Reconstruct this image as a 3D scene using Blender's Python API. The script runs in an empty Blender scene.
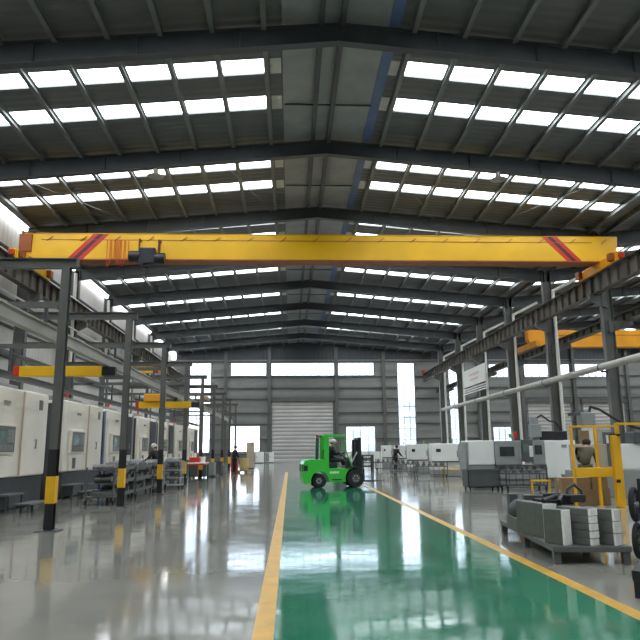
import bpy, math, random
from mathutils import Vector, Matrix
random.seed(7)
PI = math.pi
scn = bpy.context.scene
COL = scn.collection
ORD = ['first', 'second', 'third', 'fourth', 'fifth', 'sixth', 'seventh', 'eighth', 'ninth', 'tenth', 'eleventh', 'twelfth']

# ------------------------------------------------------------------ materials
def lin(c):
    c = c / 255.0
    return c / 12.92 if c <= 0.04045 else ((c + 0.055) / 1.055) ** 2.4

def mat(name, rgb, rough=0.5, metal=0.0, var=0.12, scale=3.0, bump=0.0, bscale=40.0, coat=0.0, ior=1.5):
    m = bpy.data.materials.new(name); m.use_nodes = True
    nt = m.node_tree; N = nt.nodes; L = nt.links
    b = N['Principled BSDF']
    tc = N.new('ShaderNodeTexCoord')
    nz = N.new('ShaderNodeTexNoise'); nz.inputs['Scale'].default_value = scale; nz.inputs['Detail'].default_value = 4
    L.new(tc.outputs['Object'], nz.inputs['Vector'])
    cr = N.new('ShaderNodeValToRGB')
    c = [lin(v) for v in rgb]
    cr.color_ramp.elements[0].position = 0.3; cr.color_ramp.elements[1].position = 0.7
    cr.color_ramp.elements[0].color = [v * (1 - var) for v in c] + [1]
    cr.color_ramp.elements[1].color = [min(1, v * (1 + var)) for v in c] + [1]
    L.new(nz.outputs['Fac'], cr.inputs['Fac']); L.new(cr.outputs['Color'], b.inputs['Base Color'])
    b.inputs['Roughness'].default_value = rough; b.inputs['Metallic'].default_value = metal
    b.inputs['Coat Weight'].default_value = coat; b.inputs['IOR'].default_value = ior
    if bump:
        n2 = N.new('ShaderNodeTexNoise'); n2.inputs['Scale'].default_value = bscale
        L.new(tc.outputs['Object'], n2.inputs['Vector'])
        bp = N.new('ShaderNodeBump'); bp.inputs['Strength'].default_value = bump; bp.inputs['Distance'].default_value = 0.02
        L.new(n2.outputs['Fac'], bp.inputs['Height']); L.new(bp.outputs['Normal'], b.inputs['Normal'])
    return m

def ribbed(name, rgb, axis, period, rough=0.5, depth=0.6, var=0.08):
    """sheet metal with ribs running across one axis (bump only)"""
    m = mat(name, rgb, rough, 0.0, var, 0.6)
    nt = m.node_tree; N = nt.nodes; L = nt.links; b = N['Principled BSDF']
    tc = N.new('ShaderNodeTexCoord')
    w = N.new('ShaderNodeTexWave'); w.wave_type = 'BANDS'; w.bands_direction = axis; w.wave_profile = 'SIN'
    w.inputs['Scale'].default_value = 2 * PI / period / 20.0
    L.new(tc.outputs['Object'], w.inputs['Vector'])
    bp = N.new('ShaderNodeBump'); bp.inputs['Strength'].default_value = depth; bp.inputs['Distance'].default_value = 0.04
    L.new(w.outputs['Fac'], bp.inputs['Height']); L.new(bp.outputs['Normal'], b.inputs['Normal'])
    return m

def emis(name, rgb, s):
    m = bpy.data.materials.new(name); m.use_nodes = True
    nt = m.node_tree; N = nt.nodes; L = nt.links
    N.remove(N['Principled BSDF'])
    e = N.new('ShaderNodeEmission'); e.inputs['Strength'].default_value = s
    tc = N.new('ShaderNodeTexCoord'); nz = N.new('ShaderNodeTexNoise'); nz.inputs['Scale'].default_value = 0.7
    cr = N.new('ShaderNodeValToRGB')
    c = [lin(v) for v in rgb]
    cr.color_ramp.elements[0].color = [v * 0.85 for v in c] + [1]; cr.color_ramp.elements[1].color = c + [1]
    L.new(tc.outputs['Object'], nz.inputs['Vector']); L.new(nz.outputs['Fac'], cr.inputs['Fac'])
    L.new(cr.outputs['Color'], e.inputs['Color']); L.new(e.outputs['Emission'], N['Material Output'].inputs['Surface'])
    return m

def glass(name, tint, refl=0.08):
    m = bpy.data.materials.new(name); m.use_nodes = True
    nt = m.node_tree; N = nt.nodes; L = nt.links
    N.remove(N['Principled BSDF'])
    t = N.new('ShaderNodeBsdfTransparent'); t.inputs['Color'].default_value = [lin(v) for v in tint] + [1]
    g = N.new('ShaderNodeBsdfGlossy'); g.inputs['Roughness'].default_value = 0.05
    mx = N.new('ShaderNodeMixShader'); mx.inputs['Fac'].default_value = refl
    L.new(t.outputs[0], mx.inputs[1]); L.new(g.outputs[0], mx.inputs[2]); L.new(mx.outputs[0], N['Material Output'].inputs['Surface'])
    return m

def epoxy(name, c1, c2, rough, spec):
    m = bpy.data.materials.new(name); m.use_nodes = True
    nt = m.node_tree; N = nt.nodes; L = nt.links; b = N['Principled BSDF']
    tc = N.new('ShaderNodeTexCoord')
    n1 = N.new('ShaderNodeTexNoise'); n1.inputs['Scale'].default_value = 0.5; n1.inputs['Detail'].default_value = 6
    L.new(tc.outputs['Object'], n1.inputs['Vector'])
    cr = N.new('ShaderNodeValToRGB')
    cr.color_ramp.elements[0].position = 0.32; cr.color_ramp.elements[1].position = 0.7
    cr.color_ramp.elements[0].color = [lin(v) for v in c1] + [1]; cr.color_ramp.elements[1].color = [lin(v) for v in c2] + [1]
    L.new(n1.outputs['Fac'], cr.inputs['Fac']); L.new(cr.outputs['Color'], b.inputs['Base Color'])
    n2 = N.new('ShaderNodeTexNoise'); n2.inputs['Scale'].default_value = 1.3; n2.inputs['Detail'].default_value = 5
    L.new(tc.outputs['Object'], n2.inputs['Vector'])
    mr = N.new('ShaderNodeMapRange'); mr.inputs['From Min'].default_value = 0.3; mr.inputs['From Max'].default_value = 0.7
    mr.inputs['To Min'].default_value = rough * 0.6; mr.inputs['To Max'].default_value = rough * 1.5
    L.new(n2.outputs['Fac'], mr.inputs['Value']); L.new(mr.outputs['Result'], b.inputs['Roughness'])
    n3 = N.new('ShaderNodeTexNoise'); n3.inputs['Scale'].default_value = 2.2; n3.inputs['Detail'].default_value = 2
    L.new(tc.outputs['Object'], n3.inputs['Vector'])
    bp = N.new('ShaderNodeBump'); bp.inputs['Strength'].default_value = 0.2; bp.inputs['Distance'].default_value = 0.01
    L.new(n3.outputs['Fac'], bp.inputs['Height']); L.new(bp.outputs['Normal'], b.inputs['Normal'])
    b.inputs['Specular IOR Level'].default_value = spec
    return m

M = dict(
    floor=epoxy('grey_epoxy', (120, 118, 111), (146, 143, 134), 0.085, 0.5),
    lane=epoxy('green_epoxy', (30, 98, 74), (52, 128, 98), 0.085, 0.5),
    line=mat('yellow_line_paint', (206, 156, 56), 0.3, 0, 0.15, 4),
    deck=ribbed('roof_deck_sheet', (97, 99, 99), 'Y', 0.4, 0.5, 0.5),
    ridge=mat('galvanised_ridge_sheet', (142, 146, 146), 0.45, 0.2, 0.12, 1.2),
    dimpane=mat('dim_pane_paint', (205, 204, 196), 0.5, 0, 0.1, 3),  # dim glow of the part-blocked inner skylight panes, put into a pale colour
    blue=mat('blue_ridge_edge', (84, 104, 146), 0.45, 0, 0.15, 1),
    steel=mat('dark_grey_steel_paint', (68, 71, 75), 0.45, 0, 0.12, 1.5),
    steel2=mat('mid_grey_steel_paint', (92, 92, 88), 0.45, 0, 0.12, 1.5),
    purlin=mat('galvanised_purlin', (116, 118, 116), 0.45, 0.1, 0.1, 2),
    runway=mat('runway_beam_paint', (92, 86, 78), 0.5, 0, 0.22, 1.5),
    railgrey=mat('light_rail_paint', (168, 164, 156), 0.5, 0, 0.12, 2),
    wallb=ribbed('end_wall_sheet', (122, 122, 118), 'Z', 1.1, 0.55, 0.7),
    gable=ribbed('shaded_gable_sheet', (66, 68, 74), 'X', 0.5, 0.55, 0.4),  # same sheet as the end wall, the unlit gable's shade painted into its colour
    walll=ribbed('pale_wall_sheet', (205, 200, 192), 'Y', 0.5, 0.5, 0.4),
    shutter=ribbed('roller_shutter_slats', (196, 192, 188), 'Z', 0.46, 0.45, 1.0),
    frame=mat('window_frame_grey', (120, 122, 124), 0.5),
    sky=emis('daylit_skylight_sheet', (240, 250, 255), 6.0),
    pane=glass('window_pane', (235, 242, 248), 0.06),
    yellow=mat('crane_yellow', (230, 176, 12), 0.4, 0, 0.08, 0.6),
    ochre=mat('ochre_paint', (168, 118, 44), 0.5, 0, 0.15, 3),
    paleyel=mat('pale_yellow_paint', (206, 188, 128), 0.5, 0, 0.15, 3),
    orange=mat('crane_orange_yellow', (226, 150, 20), 0.45, 0, 0.1, 1),
    rust=mat('red_primer_flange', (150, 78, 30), 0.55, 0, 0.2, 2),
    red=mat('red_paint', (196, 44, 30), 0.45, 0, 0.1, 3),
    darkred=mat('dark_red_paint', (84, 20, 18), 0.5, 0, 0.1, 3),
    black=mat('black_paint', (26, 26, 28), 0.5, 0, 0.2, 4),
    rubber=mat('black_rubber', (30, 30, 31), 0.8, 0, 0.2, 12, 0.3),
    white=mat('machine_white_paint', (244, 235, 222), 0.42, 0, 0.04, 1.2),
    white2=mat('machine_cool_white_paint', (226, 226, 222), 0.42, 0, 0.04, 1.2),
    tan=mat('machine_beige_panel', (190, 172, 150), 0.5, 0, 0.06, 1.5),
    mbase=mat('machine_dark_base', (74, 76, 78), 0.5, 0, 0.12, 2),
    mgrey=mat('machine_grey_paint', (140, 142, 140), 0.45, 0, 0.08, 2),
    panel=mat('control_panel_face', (112, 110, 104), 0.5, 0, 0.12, 8),
    screen=mat('control_screen', (92, 118, 106), 0.15, 0, 0.2, 6),
    glassd=mat('dark_door_glass', (44, 52, 56), 0.08, 0, 0.3, 5),
    plastic=mat('grey_white_plastic_pipe', (214, 212, 206), 0.4, 0, 0.06, 2),
    bluepipe=mat('blue_pipe', (104, 132, 178), 0.4),
    plat=mat('platform_grey_paint', (88, 90, 88), 0.5, 0, 0.15, 4),
    cast=mat('grey_cast_iron', (98, 99, 95), 0.55, 0.1, 0.14, 9, 0.15, 60),
    bright=mat('machined_bright_steel', (232, 231, 224), 0.45, 0.0, 0.08, 14),
    cartm=mat('cart_steel', (92, 95, 95), 0.5, 0.1, 0.2, 5),
    parts=mat('machined_steel_parts', (112, 110, 110), 0.4, 0.4, 0.3, 9),
    card=mat('brown_cardboard', (138, 112, 78), 0.8, 0, 0.12, 4),
    green=mat('forklift_green', (58, 190, 62), 0.35, 0, 0.05, 2, coat=0.3),
    dgreen=mat('forklift_dark_teal', (30, 92, 76), 0.45),
    mast=mat('mast_black_steel', (38, 40, 42), 0.45, 0.2, 0.2, 6),
    hub=mat('wheel_hub_grey', (168, 170, 168), 0.4, 0.3, 0.1, 6),
    cage=mat('cage_yellow', (226, 170, 26), 0.4, 0, 0.1, 3),
    skin=mat('skin', (196, 148, 120), 0.5, 0, 0.06, 10),
    navy=mat('dark_navy_cloth', (34, 36, 46), 0.8, 0, 0.2, 9),
    olive=mat('dark_olive_cloth', (76, 72, 54), 0.8, 0, 0.2, 9),
    blackc=mat('black_cloth', (32, 30, 32), 0.8, 0, 0.2, 9),
    helmet=mat('white_helmet', (232, 232, 226), 0.3, 0, 0.03, 3),
    hair=mat('dark_hair', (26, 22, 20), 0.7, 0, 0.2, 20),
    concrete=mat('pale_concrete', (205, 208, 212), 0.7, 0, 0.06, 0.3),
    yard=mat('outdoor_yard', (170, 170, 168), 0.8, 0, 0.1, 0.2),
    banner=mat('white_banner', (214, 212, 206), 0.6, 0, 0.05, 0.8),
    bannertext=mat('faded_red_lettering', (196, 168, 160), 0.6, 0, 0.05, 3),
    lampred=mat('signal_lamp_red', (200, 50, 30), 0.3),
    lamporange=mat('signal_lamp_orange', (230, 120, 30), 0.3),
    lampgreen=mat('signal_lamp_green', (70, 180, 110), 0.3),
)

# ------------------------------------------------------------------ mesh builder
class MB:
    def __init__(s): s.v = []; s.f = []
    def add(s, vs, fs):
        n = len(s.v); s.v += [tuple(p) for p in vs]; s.f += [tuple(i + n for i in f) for f in fs]; return s
    def hexa(s, p):   # 8 points: bottom 4 ccw, top 4 ccw
        return s.add(p, [(3, 2, 1, 0), (4, 5, 6, 7), (0, 1, 5, 4), (1, 2, 6, 5), (2, 3, 7, 6), (3, 0, 4, 7)])
    def box(s, x0, x1, y0, y1, z0, z1):
        return s.hexa([(x0, y0, z0), (x1, y0, z0), (x1, y1, z0), (x0, y1, z0), (x0, y0, z1), (x1, y0, z1), (x1, y1, z1), (x0, y1, z1)])
    def cbox(s, c, d, rz=0.0, ry=0.0):
        R = Matrix.Rotation(rz, 3, 'Z') @ Matrix.Rotation(ry, 3, 'Y'); c = Vector(c)
        h = [v / 2 for v in d]
        return s.hexa([c + R @ Vector((a * h[0], b * h[1], e * h[2])) for a, b, e in
                       ((-1, -1, -1), (1, -1, -1), (1, 1, -1), (-1, 1, -1), (-1, -1, 1), (1, -1, 1), (1, 1, 1), (-1, 1, 1))])
    def bar(s, p0, p1, w, h, up=(0, 0, 1)):   # rectangular bar between points
        p0 = Vector(p0); p1 = Vector(p1); d = (p1 - p0).normalized(); u = Vector(up)
        if abs(d.dot(u)) > 0.99: u = Vector((0, 1, 0))
        a = d.cross(u).normalized() * (w / 2); b = a.cross(d).normalized() * (h / 2)
        return s.hexa([p0 - a - b, p0 + a - b, p1 + a - b, p1 - a - b, p0 - a + b, p0 + a + b, p1 + a + b, p1 - a + b])
    def tube(s, p0, p1, r0, r1=None, n=10):
        r1 = r0 if r1 is None else r1
        p0 = Vector(p0); p1 = Vector(p1); d = (p1 - p0).normalized()
        u = Vector((0, 0, 1)) if abs(d.z) < 0.95 else Vector((1, 0, 0))
        a = d.cross(u).normalized(); b = a.cross(d)
        vs = []
        for p, r in ((p0, r0), (p1, r1)):
            for i in range(n):
                t = 2 * PI * i / n; vs.append(p + a * math.cos(t) * r + b * math.sin(t) * r)
        fs = [(i, (i + 1) % n, n + (i + 1) % n, n + i) for i in range(n)] + [tuple(range(n))[::-1], tuple(range(n, 2 * n))]
        return s.add(vs, fs)
    def path(s, pts, r, n=8):
        for a, b in zip(pts[:-1], pts[1:]): s.tube(a, b, r, None, n)
        for p in pts[1:-1]: s.ball(p, (r, r, r), n, max(4, n // 2))
        return s
    def prism(s, pts, axis, a0, a1):   # 2d polygon extruded along axis
        def P(p, a):
            return {'X': (a, p[0], p[1]), 'Y': (p[0], a, p[1]), 'Z': (p[0], p[1], a)}[axis]
        n = len(pts)
        vs = [P(p, a0) for p in pts] + [P(p, a1) for p in pts]
        fs = [tuple(range(n))[::-1], tuple(range(n, 2 * n))] + [(i, (i + 1) % n, n + (i + 1) % n, n + i) for i in range(n)]
        return s.add(vs, fs)
    def ball(s, c, r, n=12, m=8):
        vs = [(c[0], c[1], c[2] - r[2])]
        for j in range(1, m):
            ph = -PI / 2 + PI * j / m
            for i in range(n):
                t = 2 * PI * i / n
                vs.append((c[0] + r[0] * math.cos(ph) * math.cos(t), c[1] + r[1] * math.cos(ph) * math.sin(t), c[2] + r[2] * math.sin(ph)))
        vs.append((c[0], c[1], c[2] + r[2]))
        fs = [(0, 1 + (i + 1) % n, 1 + i) for i in range(n)]
        for j in range(m - 2):
            for i in range(n):
                a = 1 + j * n + i; b = 1 + j * n + (i + 1) % n
                fs.append((a, b, b + n, a + n))
        t = len(vs) - 1; o = 1 + (m - 2) * n
        fs += [(o + i, o + (i + 1) % n, t) for i in range(n)]
        return s.add(vs, fs)
    def ring(s, c, axis, R, r, n=24, m=8):   # torus
        ax = Vector(axis).normalized(); u = Vector((0, 0, 1)) if abs(ax.z) < 0.9 else Vector((1, 0, 0))
        a = ax.cross(u).normalized(); b = a.cross(ax); c = Vector(c); vs = []; fs = []
        for i in range(n):
            t = 2 * PI * i / n; d = a * math.cos(t) + b * math.sin(t)
            for j in range(m):
                q = 2 * PI * j / m; vs.append(c + d * (R + r * math.cos(q)) + ax * (r * math.sin(q)))
        for i in range(n):
            for j in range(m):
                fs.append((i * m + j, ((i + 1) % n) * m + j, ((i + 1) % n) * m + (j + 1) % m, i * m + (j + 1) % m))
        return s.add(vs, fs)
    def lathe(s, prof, c, axis='Z', n=20):  # prof: (r, h) list, closed by caps
        vs = []; fs = []; k = len(prof)
        for i in range(n):
            t = 2 * PI * i / n
            for r, h in prof:
                p = (r * math.cos(t), r * math.sin(t), h)
                if axis == 'X': p = (p[2], p[0], p[1])
                if axis == 'Y': p = (p[0], p[2], p[1])
                vs.append((p[0] + c[0], p[1] + c[1], p[2] + c[2]))
        for i in range(n):
            j = (i + 1) % n
            for q in range(k - 1): fs.append((i * k + q, j * k + q, j * k + q + 1, i * k + q + 1))
        fs.append(tuple(i * k for i in range(n))[::-1]); fs.append(tuple(i * k + k - 1 for i in range(n)))
        return s.add(vs, fs)
    def build(s, name, m, parent=None, bevel=0.0, smooth=False, kind=None):
        me = bpy.data.meshes.new(name); me.from_pydata(s.v, [], s.f); me.update()
        import bmesh
        bm = bmesh.new(); bm.from_mesh(me); bmesh.ops.recalc_face_normals(bm, faces=bm.faces); bm.to_mesh(me); bm.free()
        me.materials.append(m)
        o = bpy.data.objects.new(name, me); COL.objects.link(o)
        if parent is not None: o.parent = parent
        if bevel:
            b = o.modifiers.new('bevel', 'BEVEL'); b.width = bevel; b.segments = 2; b.limit_method = 'ANGLE'
        if smooth:
            for p in me.polygons: p.use_smooth = True
            if hasattr(me, 'set_sharp_from_angle'): me.set_sharp_from_angle(angle=math.radians(45))
        if kind: o['kind'] = kind
        return o

def thing(name, label, cat, loc=(0, 0, 0), rz=0.0, group=None):
    o = bpy.data.objects.new(name, None); COL.objects.link(o)
    o.location = loc; o.rotation_euler = (0, 0, rz); o.empty_display_size = 0.1
    o['label'] = label; o['category'] = cat
    if group: o['group'] = group
    return o

def tag(o, label, cat, group=None):
    o['label'] = label; o['category'] = cat
    if group: o['group'] = group
    return o

def dup(root, loc, rz=None, label=None, group=None):
    def cp(o, parent):
        c = o.copy(); COL.objects.link(c)
        if parent is not None: c.parent = parent
        for ch in [x for x in bpy.data.objects if x.parent == o]: cp(ch, c)
        return c
    r = cp(root, None); r.location = loc
    if rz is not None: r.rotation_euler = (0, 0, rz)
    if label: r['label'] = label
    if group: r['group'] = group
    return r

S = 'structure'
# ------------------------------------------------------------------ the hall
XC, HW = 1.58, 16.0          # ridge line, half width
XL, XR = XC - HW, XC + HW     # -14.42 , 17.58
X2 = XC + 2 * HW              # ridge of the neighbouring span
XE = X2 + HW
Y0, Y1 = -13.4, 82.4
ROWS = [18.6 + 8 * k for k in range(-4, 8)]
ZD, SL = 15.05, 0.088
def zdeck(x, xc): return ZD - SL * abs(x - xc)

MB().box(XL - 1, XE + 1, Y0 - 0.5, Y1 + 0.4, -0.2, 0).build('floor', M['floor'], kind=S)
MB().box(-0.13, 2.97, Y0 + 1, 33.5, 0.0, 0.003).build('floor_lane', M['lane'], kind=S)
MB().box(-0.30, -0.13, Y0 + 1, 44, 0.0, 0.004).build('trim_1', M['line'], kind=S)
MB().box(2.97, 3.13, Y0 + 1, 44, 0.0, 0.004).build('trim_2', M['line'], kind=S)

def wall_cells(mb, x0, x1, z0, z1, holes, y0, y1):
    xs = sorted({x0, x1, *[h[0] for h in holes], *[h[1] for h in holes]})
    zs = sorted({z0, z1, *[h[2] for h in holes], *[h[3] for h in holes]})
    for a, b in zip(xs[:-1], xs[1:]):
        run = None
        for c, d in zip(zs[:-1], zs[1:]):
            mx, mz = (a + b) / 2, (c + d) / 2
            if any(h[0] < mx < h[1] and h[2] < mz < h[3] for h in holes):
                if run: mb.box(a, b, y0, y1, run[0], run[1]); run = None
            else: run = (run[0], d) if run else (c, d)
        if run: mb.box(a, b, y0, y1, run[0], run[1])

ZT = 12.75
WIN = [  # x0,x1,z0,z1, columns, rows  on the end wall
    (-12.6, -9.95, 1.2, 12.35, 3, 8), (-7.5, -3.0, 10.7, 12.35, 6, 1), (-2.4, 5.65, 10.7, 12.35, 8, 1), (6.1, 10.7, 10.7, 12.35, 5, 1),
    (-7.45, -3.75, 1.25, 4.45, 4, 2), (7.0, 10.7, 1.15, 4.3, 4, 2), (13.7, 15.9, 1.2, 12.3, 3, 8), (20.3, 22.2, 1.2, 12.3, 3, 8),
    (25.6, 29.3, 10.4, 12.1, 4, 1), (30.2, 36.2, 10.4, 12.1, 6, 1), (36.9, 42.4, 10.4, 12.1, 6, 1), (25.7, 28.8, 1.2, 4.1, 4, 2)]
DOORS = [(-2.3, 5.45, 0.0, 7.4), (30.3, 36.0, 0.0, 7.05), (37.5, 43.0, 0.0, 7.05)]
mb = MB(); wall_cells(mb, XL - 0.6, XE + 0.6, 0, ZT, [w[:4] for w in WIN] + DOORS, Y1, Y1 + 0.25)
mb.build('wall_back', M['wallb'], kind=S)
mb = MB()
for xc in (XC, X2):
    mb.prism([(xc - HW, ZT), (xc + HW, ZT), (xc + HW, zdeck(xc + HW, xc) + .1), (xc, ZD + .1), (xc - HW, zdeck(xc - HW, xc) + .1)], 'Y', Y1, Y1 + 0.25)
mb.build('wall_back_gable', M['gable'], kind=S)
for i, (x0, x1, z0, z1, nc, nr) in enumerate(WIN):
    fr = MB(); t = 0.06
    for q in range(nc + 1):
        x = x0 + (x1 - x0) * q / nc; w = t if q in (0, nc) else 0.03
        fr.box(x - w, x + w, Y1 - 0.03, Y1 + 0.1, z0, z1)
    for q in range(nr + 1):
        z = z0 + (z1 - z0) * q / nr; w = t if q in (0, nr) else 0.035
        fr.box(x0, x1, Y1 - 0.028, Y1 + 0.098, z - w, z + w)
    f = fr.build('window_%d' % (i + 1), M['frame'], kind=S)
    MB().box(x0, x1, Y1 + 0.04, Y1 + 0.05, z0, z1).build('pane', M['pane'], f)
for i, (x0, x1, z0, z1) in enumerate(DOORS):
    d = MB().box(x0, x1, Y1 + 0.02, Y1 + 0.12, z0, z1)
    d = d.build('door_%d' % (i + 1), M['shutter'], kind=S)
    MB().box(x0 - 0.15, x0 + 0.06, Y1 - 0.12, Y1 + 0.02, 0, z1 + 0.1).box(x1 - 0.06, x1 + 0.15, Y1 - 0.12, Y1 + 0.02, 0, z1 + 0.1).build('guide_rail', M['frame'], d)
    MB().box(x0 - 0.2, x1 + 0.2, Y1 - 0.35, Y1 + 0.0, z1, z1 + 0.55).build('shutter_housing', M['steel2'], d, 0.03)
    sl = MB()
    n = 16
    for q in range(1, n): sl.box(x0 + .05, x1 - .05, Y1 - 0.01, Y1 + 0.03, z1 * q / n - 0.03, z1 * q / n + 0.03)
    sl.build('slat', M['frame'], d)
# girts on the end wall
for z in (0.95, 2.75, 4.6, 6.0, 7.75, 9.1, 10.55, 12.5):
    mb = MB()
    segs = [(XL, XE)]
    for (x0, x1, z0, z1) in [w[:4] for w in WIN if w[5] == 8] + [tuple(d) for d in DOORS] + [w[:4] for w in WIN if w[5] == 2]:
        if z0 - .1 < z < z1 and not (z1 > 12 and z > 12.4):
            ns = []
            for a, b in segs:
                if x1 <= a or x0 >= b: ns.append((a, b))
                else:
                    if x0 > a: ns.append((a, x0))
                    if x1 < b: ns.append((x1, b))
            segs = ns
    for a, b in segs: mb.box(a, b, Y1 - 0.16, Y1 - 0.02, z - 0.045, z + 0.045)
    mb.build('wall_girt', M['steel'], kind=S)
for x in (-8.1, -2.62, 5.85, 11.9, 24.0, 29.75, 36.55, 43.6):
    zt = zdeck(x, XC if x < XR else X2) - 0.4
    MB().box(x - 0.2, x + 0.2, Y1 - 0.5, Y1 - 0.47, 0, zt).box(x - 0.2, x + 0.2, Y1 - 0.2, Y1 - 0.17, 0, zt).box(x - 0.02, x + 0.02, Y1 - 0.47, Y1 - 0.2, 0, zt).build('wall_column', M['steel2'], kind=S)
# side walls, wall behind the camera
MB().box(XL - 0.75, XL - 0.55, Y0, Y1 + .25, 0, 13.7).build('wall_left', M['walll'], kind=S)
MB().box(XE + 0.55, XE + 0.75, Y0, Y1 + .25, 0, 13.7).build('wall_right', M['walll'], kind=S)
mb = MB().box(XL - 0.75, XE + 0.75, Y0 - 0.25, Y0, 0, ZT)
for xc in (XC, X2):
    mb.prism([(xc - HW, ZT), (xc + HW, ZT), (xc + HW, zdeck(xc + HW, xc) + .1), (xc, ZD + .1), (xc - HW, zdeck(xc - HW, xc) + .1)], 'Y', Y0 - 0.25, Y0)
mb.build('wall_front', M['wallb'], kind=S)
for z in (1.5, 3.2, 4.8, 6.4, 8.0, 9.4, 12.0):
    MB().box(XL - 0.55, XL - 0.4, Y0, Y1, z - 0.06, z + 0.06).build('wall_girt', M['steel'], kind=S)

# ------------------------------------------------------------------ roof
STRIPS = []
for k in range(-5, 9):
    r = 18.6 + 8 * k
    for a, b in ((1.9, 2.82), (4.33, 5.32)):
        if r + a > Y0 + .3 and r + b < Y1 - .3: STRIPS.append((r + a, r + b))
wn = len(WIN)
def sloped(mb, x0, x1, y0, y1, xc, dz0, dz1):
    z = lambda x, d: zdeck(x, xc) + d
    mb.hexa([(x0, y0, z(x0, dz0)), (x1, y0, z(x1, dz0)), (x1, y1, z(x1, dz0)), (x0, y1, z(x0, dz0)),
             (x0, y0, z(x0, dz1)), (x1, y0, z(x1, dz1)), (x1, y1, z(x1, dz1)), (x0, y1, z(x0, dz1))])
for xc, tagn in ((XC, ''), (X2, '_far')):
    for sgn, side in ((-1, 'left'), (1, 'right')):
        def seg(d0, d1):
            a, b = xc + sgn * d0, xc + sgn * d1
            return (min(a, b), max(a, b))
        mb = MB(); i0, i1 = 2.45, 15.45
        sloped(mb, *seg(0, i0), Y0, Y1, xc, 0, 0.13); sloped(mb, *seg(i1, HW), Y0, Y1, xc, 0, 0.13)
        y = Y0
        for a, b in STRIPS + [(Y1, Y1)]:
            sloped(mb, *seg(i0, i1), y, a, xc, 0, 0.13); y = b
        mb.build('ceiling_%s%s' % (side, tagn), M['deck'], kind=S)
        for a, b in STRIPS:
            wn += 1
            p = MB(); sloped(p, *seg(i0 + 0.02, i1 - 0.02), a + 0.01, b - 0.01, xc, 0.07, 0.09)
            p.build('window_%d' % wn, M['sky'], kind=S)
        fl = MB()
        for a, b in STRIPS: sloped(fl, *seg(1.9, 2.3), a, b, xc, -0.012, 0.0)
        fl.build('ceiling_dim_pane', M['dimpane'], kind=S)  # pale opaque patches painted as dim skylight panes beside the ridge
        for i in range(9 if xc == XC else 9):
            d = 2.42 + 1.63 * i; x = xc + sgn * d; z = zdeck(x, xc)
            q = MB().box(x - 0.012, x + 0.012, Y0, Y1, z - 0.24, z - 0.004)
            q.box(x - 0.08, x + 0.08, Y0, Y1, z - 0.25, z - 0.235).box(x - 0.08, x + 0.08, Y0, Y1, z - 0.02, z - 0.004)
            q.build('ceiling_purlin', M['purlin'], kind=S)
    # ridge band of brighter sheet, its dark ridge purlins and the blue edge strip
    mb = MB(); sloped(mb, xc - 1.85, xc, Y0, Y1, xc, -0.07, -0.03); sloped(mb, xc, xc + 1.7, Y0, Y1, xc, -0.07, -0.03)
    mb.build('ceiling_ridge%s' % tagn, M['ridge'], kind=S)
    mb = MB(); sloped(mb, xc + 1.6, xc + 1.95, Y0, Y1, xc, -0.11, -0.072)
    mb.build('trim_%d' % (3 if xc == XC else 4), M['blue'], kind=S)
    for dx in (-0.58, 0.1):
        MB().box(xc + dx - 0.085, xc + dx + 0.085, Y0, Y1, ZD - 0.33, ZD - 0.1).build('ceiling_purlin', M['steel'], kind=S)
    mb = MB()
    for r in ROWS: mb.box(xc - 1.8, xc + 1.8, r + 4.87, r + 4.93, ZD - 0.26, ZD - 0.21)
    mb.build('ceiling_tie', M['steel'], kind=S)
    # tapered portal rafters
    for r in ROWS:
        mb = MB()
        top = lambda x: ZD - 0.21 - SL * abs(x - xc)
        bot = lambda x: 14.2 - 0.098 * abs(x - xc)
        for a, b in ((xc - HW + .1, xc), (xc, xc + HW - .1)):
            mb.prism([(a, bot(a)), (b, bot(b)), (b, top(b)), (a, top(a))], 'Y', r - 0.012, r + 0.012)
            mb.prism([(a, bot(a) - .02), (b, bot(b) - .02), (b, bot(b)), (a, bot(a))], 'Y', r - 0.15, r + 0.15)
            mb.prism([(a, top(a) - .02), (b, top(b) - .02), (b, top(b)), (a, top(a))], 'Y', r - 0.15, r + 0.15)
            for q in range(1, 5):
                x = a + (b - a) * q / 5; mb.box(x - .01, x + .01, r - .13, r + .13, bot(x), top(x) - .02)
        mb.build('roof_beam', M['steel'], kind=S)
# columns
for r in ROWS:
    for x, s in ((XL + 0.15, 1), (XR, -1), (XE - .15, -1)):
        mb = MB(); zt = 13.3
        mb.box(x - .3, x - .27, r - .17, r + .17, 0, zt).box(x + .27, x + .3, r - .17, r + .17, 0, zt).box(x - .27, x + .27, r - .012, r + .012, 0, zt)
        mb.box(x - .4, x + .4, r - .3, r + .3, 0, 0.03)
        if x < XE - 1:
            mb.prism([(x, 9.0), (x, 9.8), (x + s * 0.95, 9.8), (x + s * 0.95, 9.5)], 'Y', r - .14, r + .14)
        if s == -1 and x < XE - 1:
            mb.prism([(x, 7.6), (x, 8.3), (x + 1.35, 8.3), (x + 1.35, 8.05)], 'Y', r - .14, r + .14)
        mb.build('column', M['steel2'], kind=S)
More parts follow.
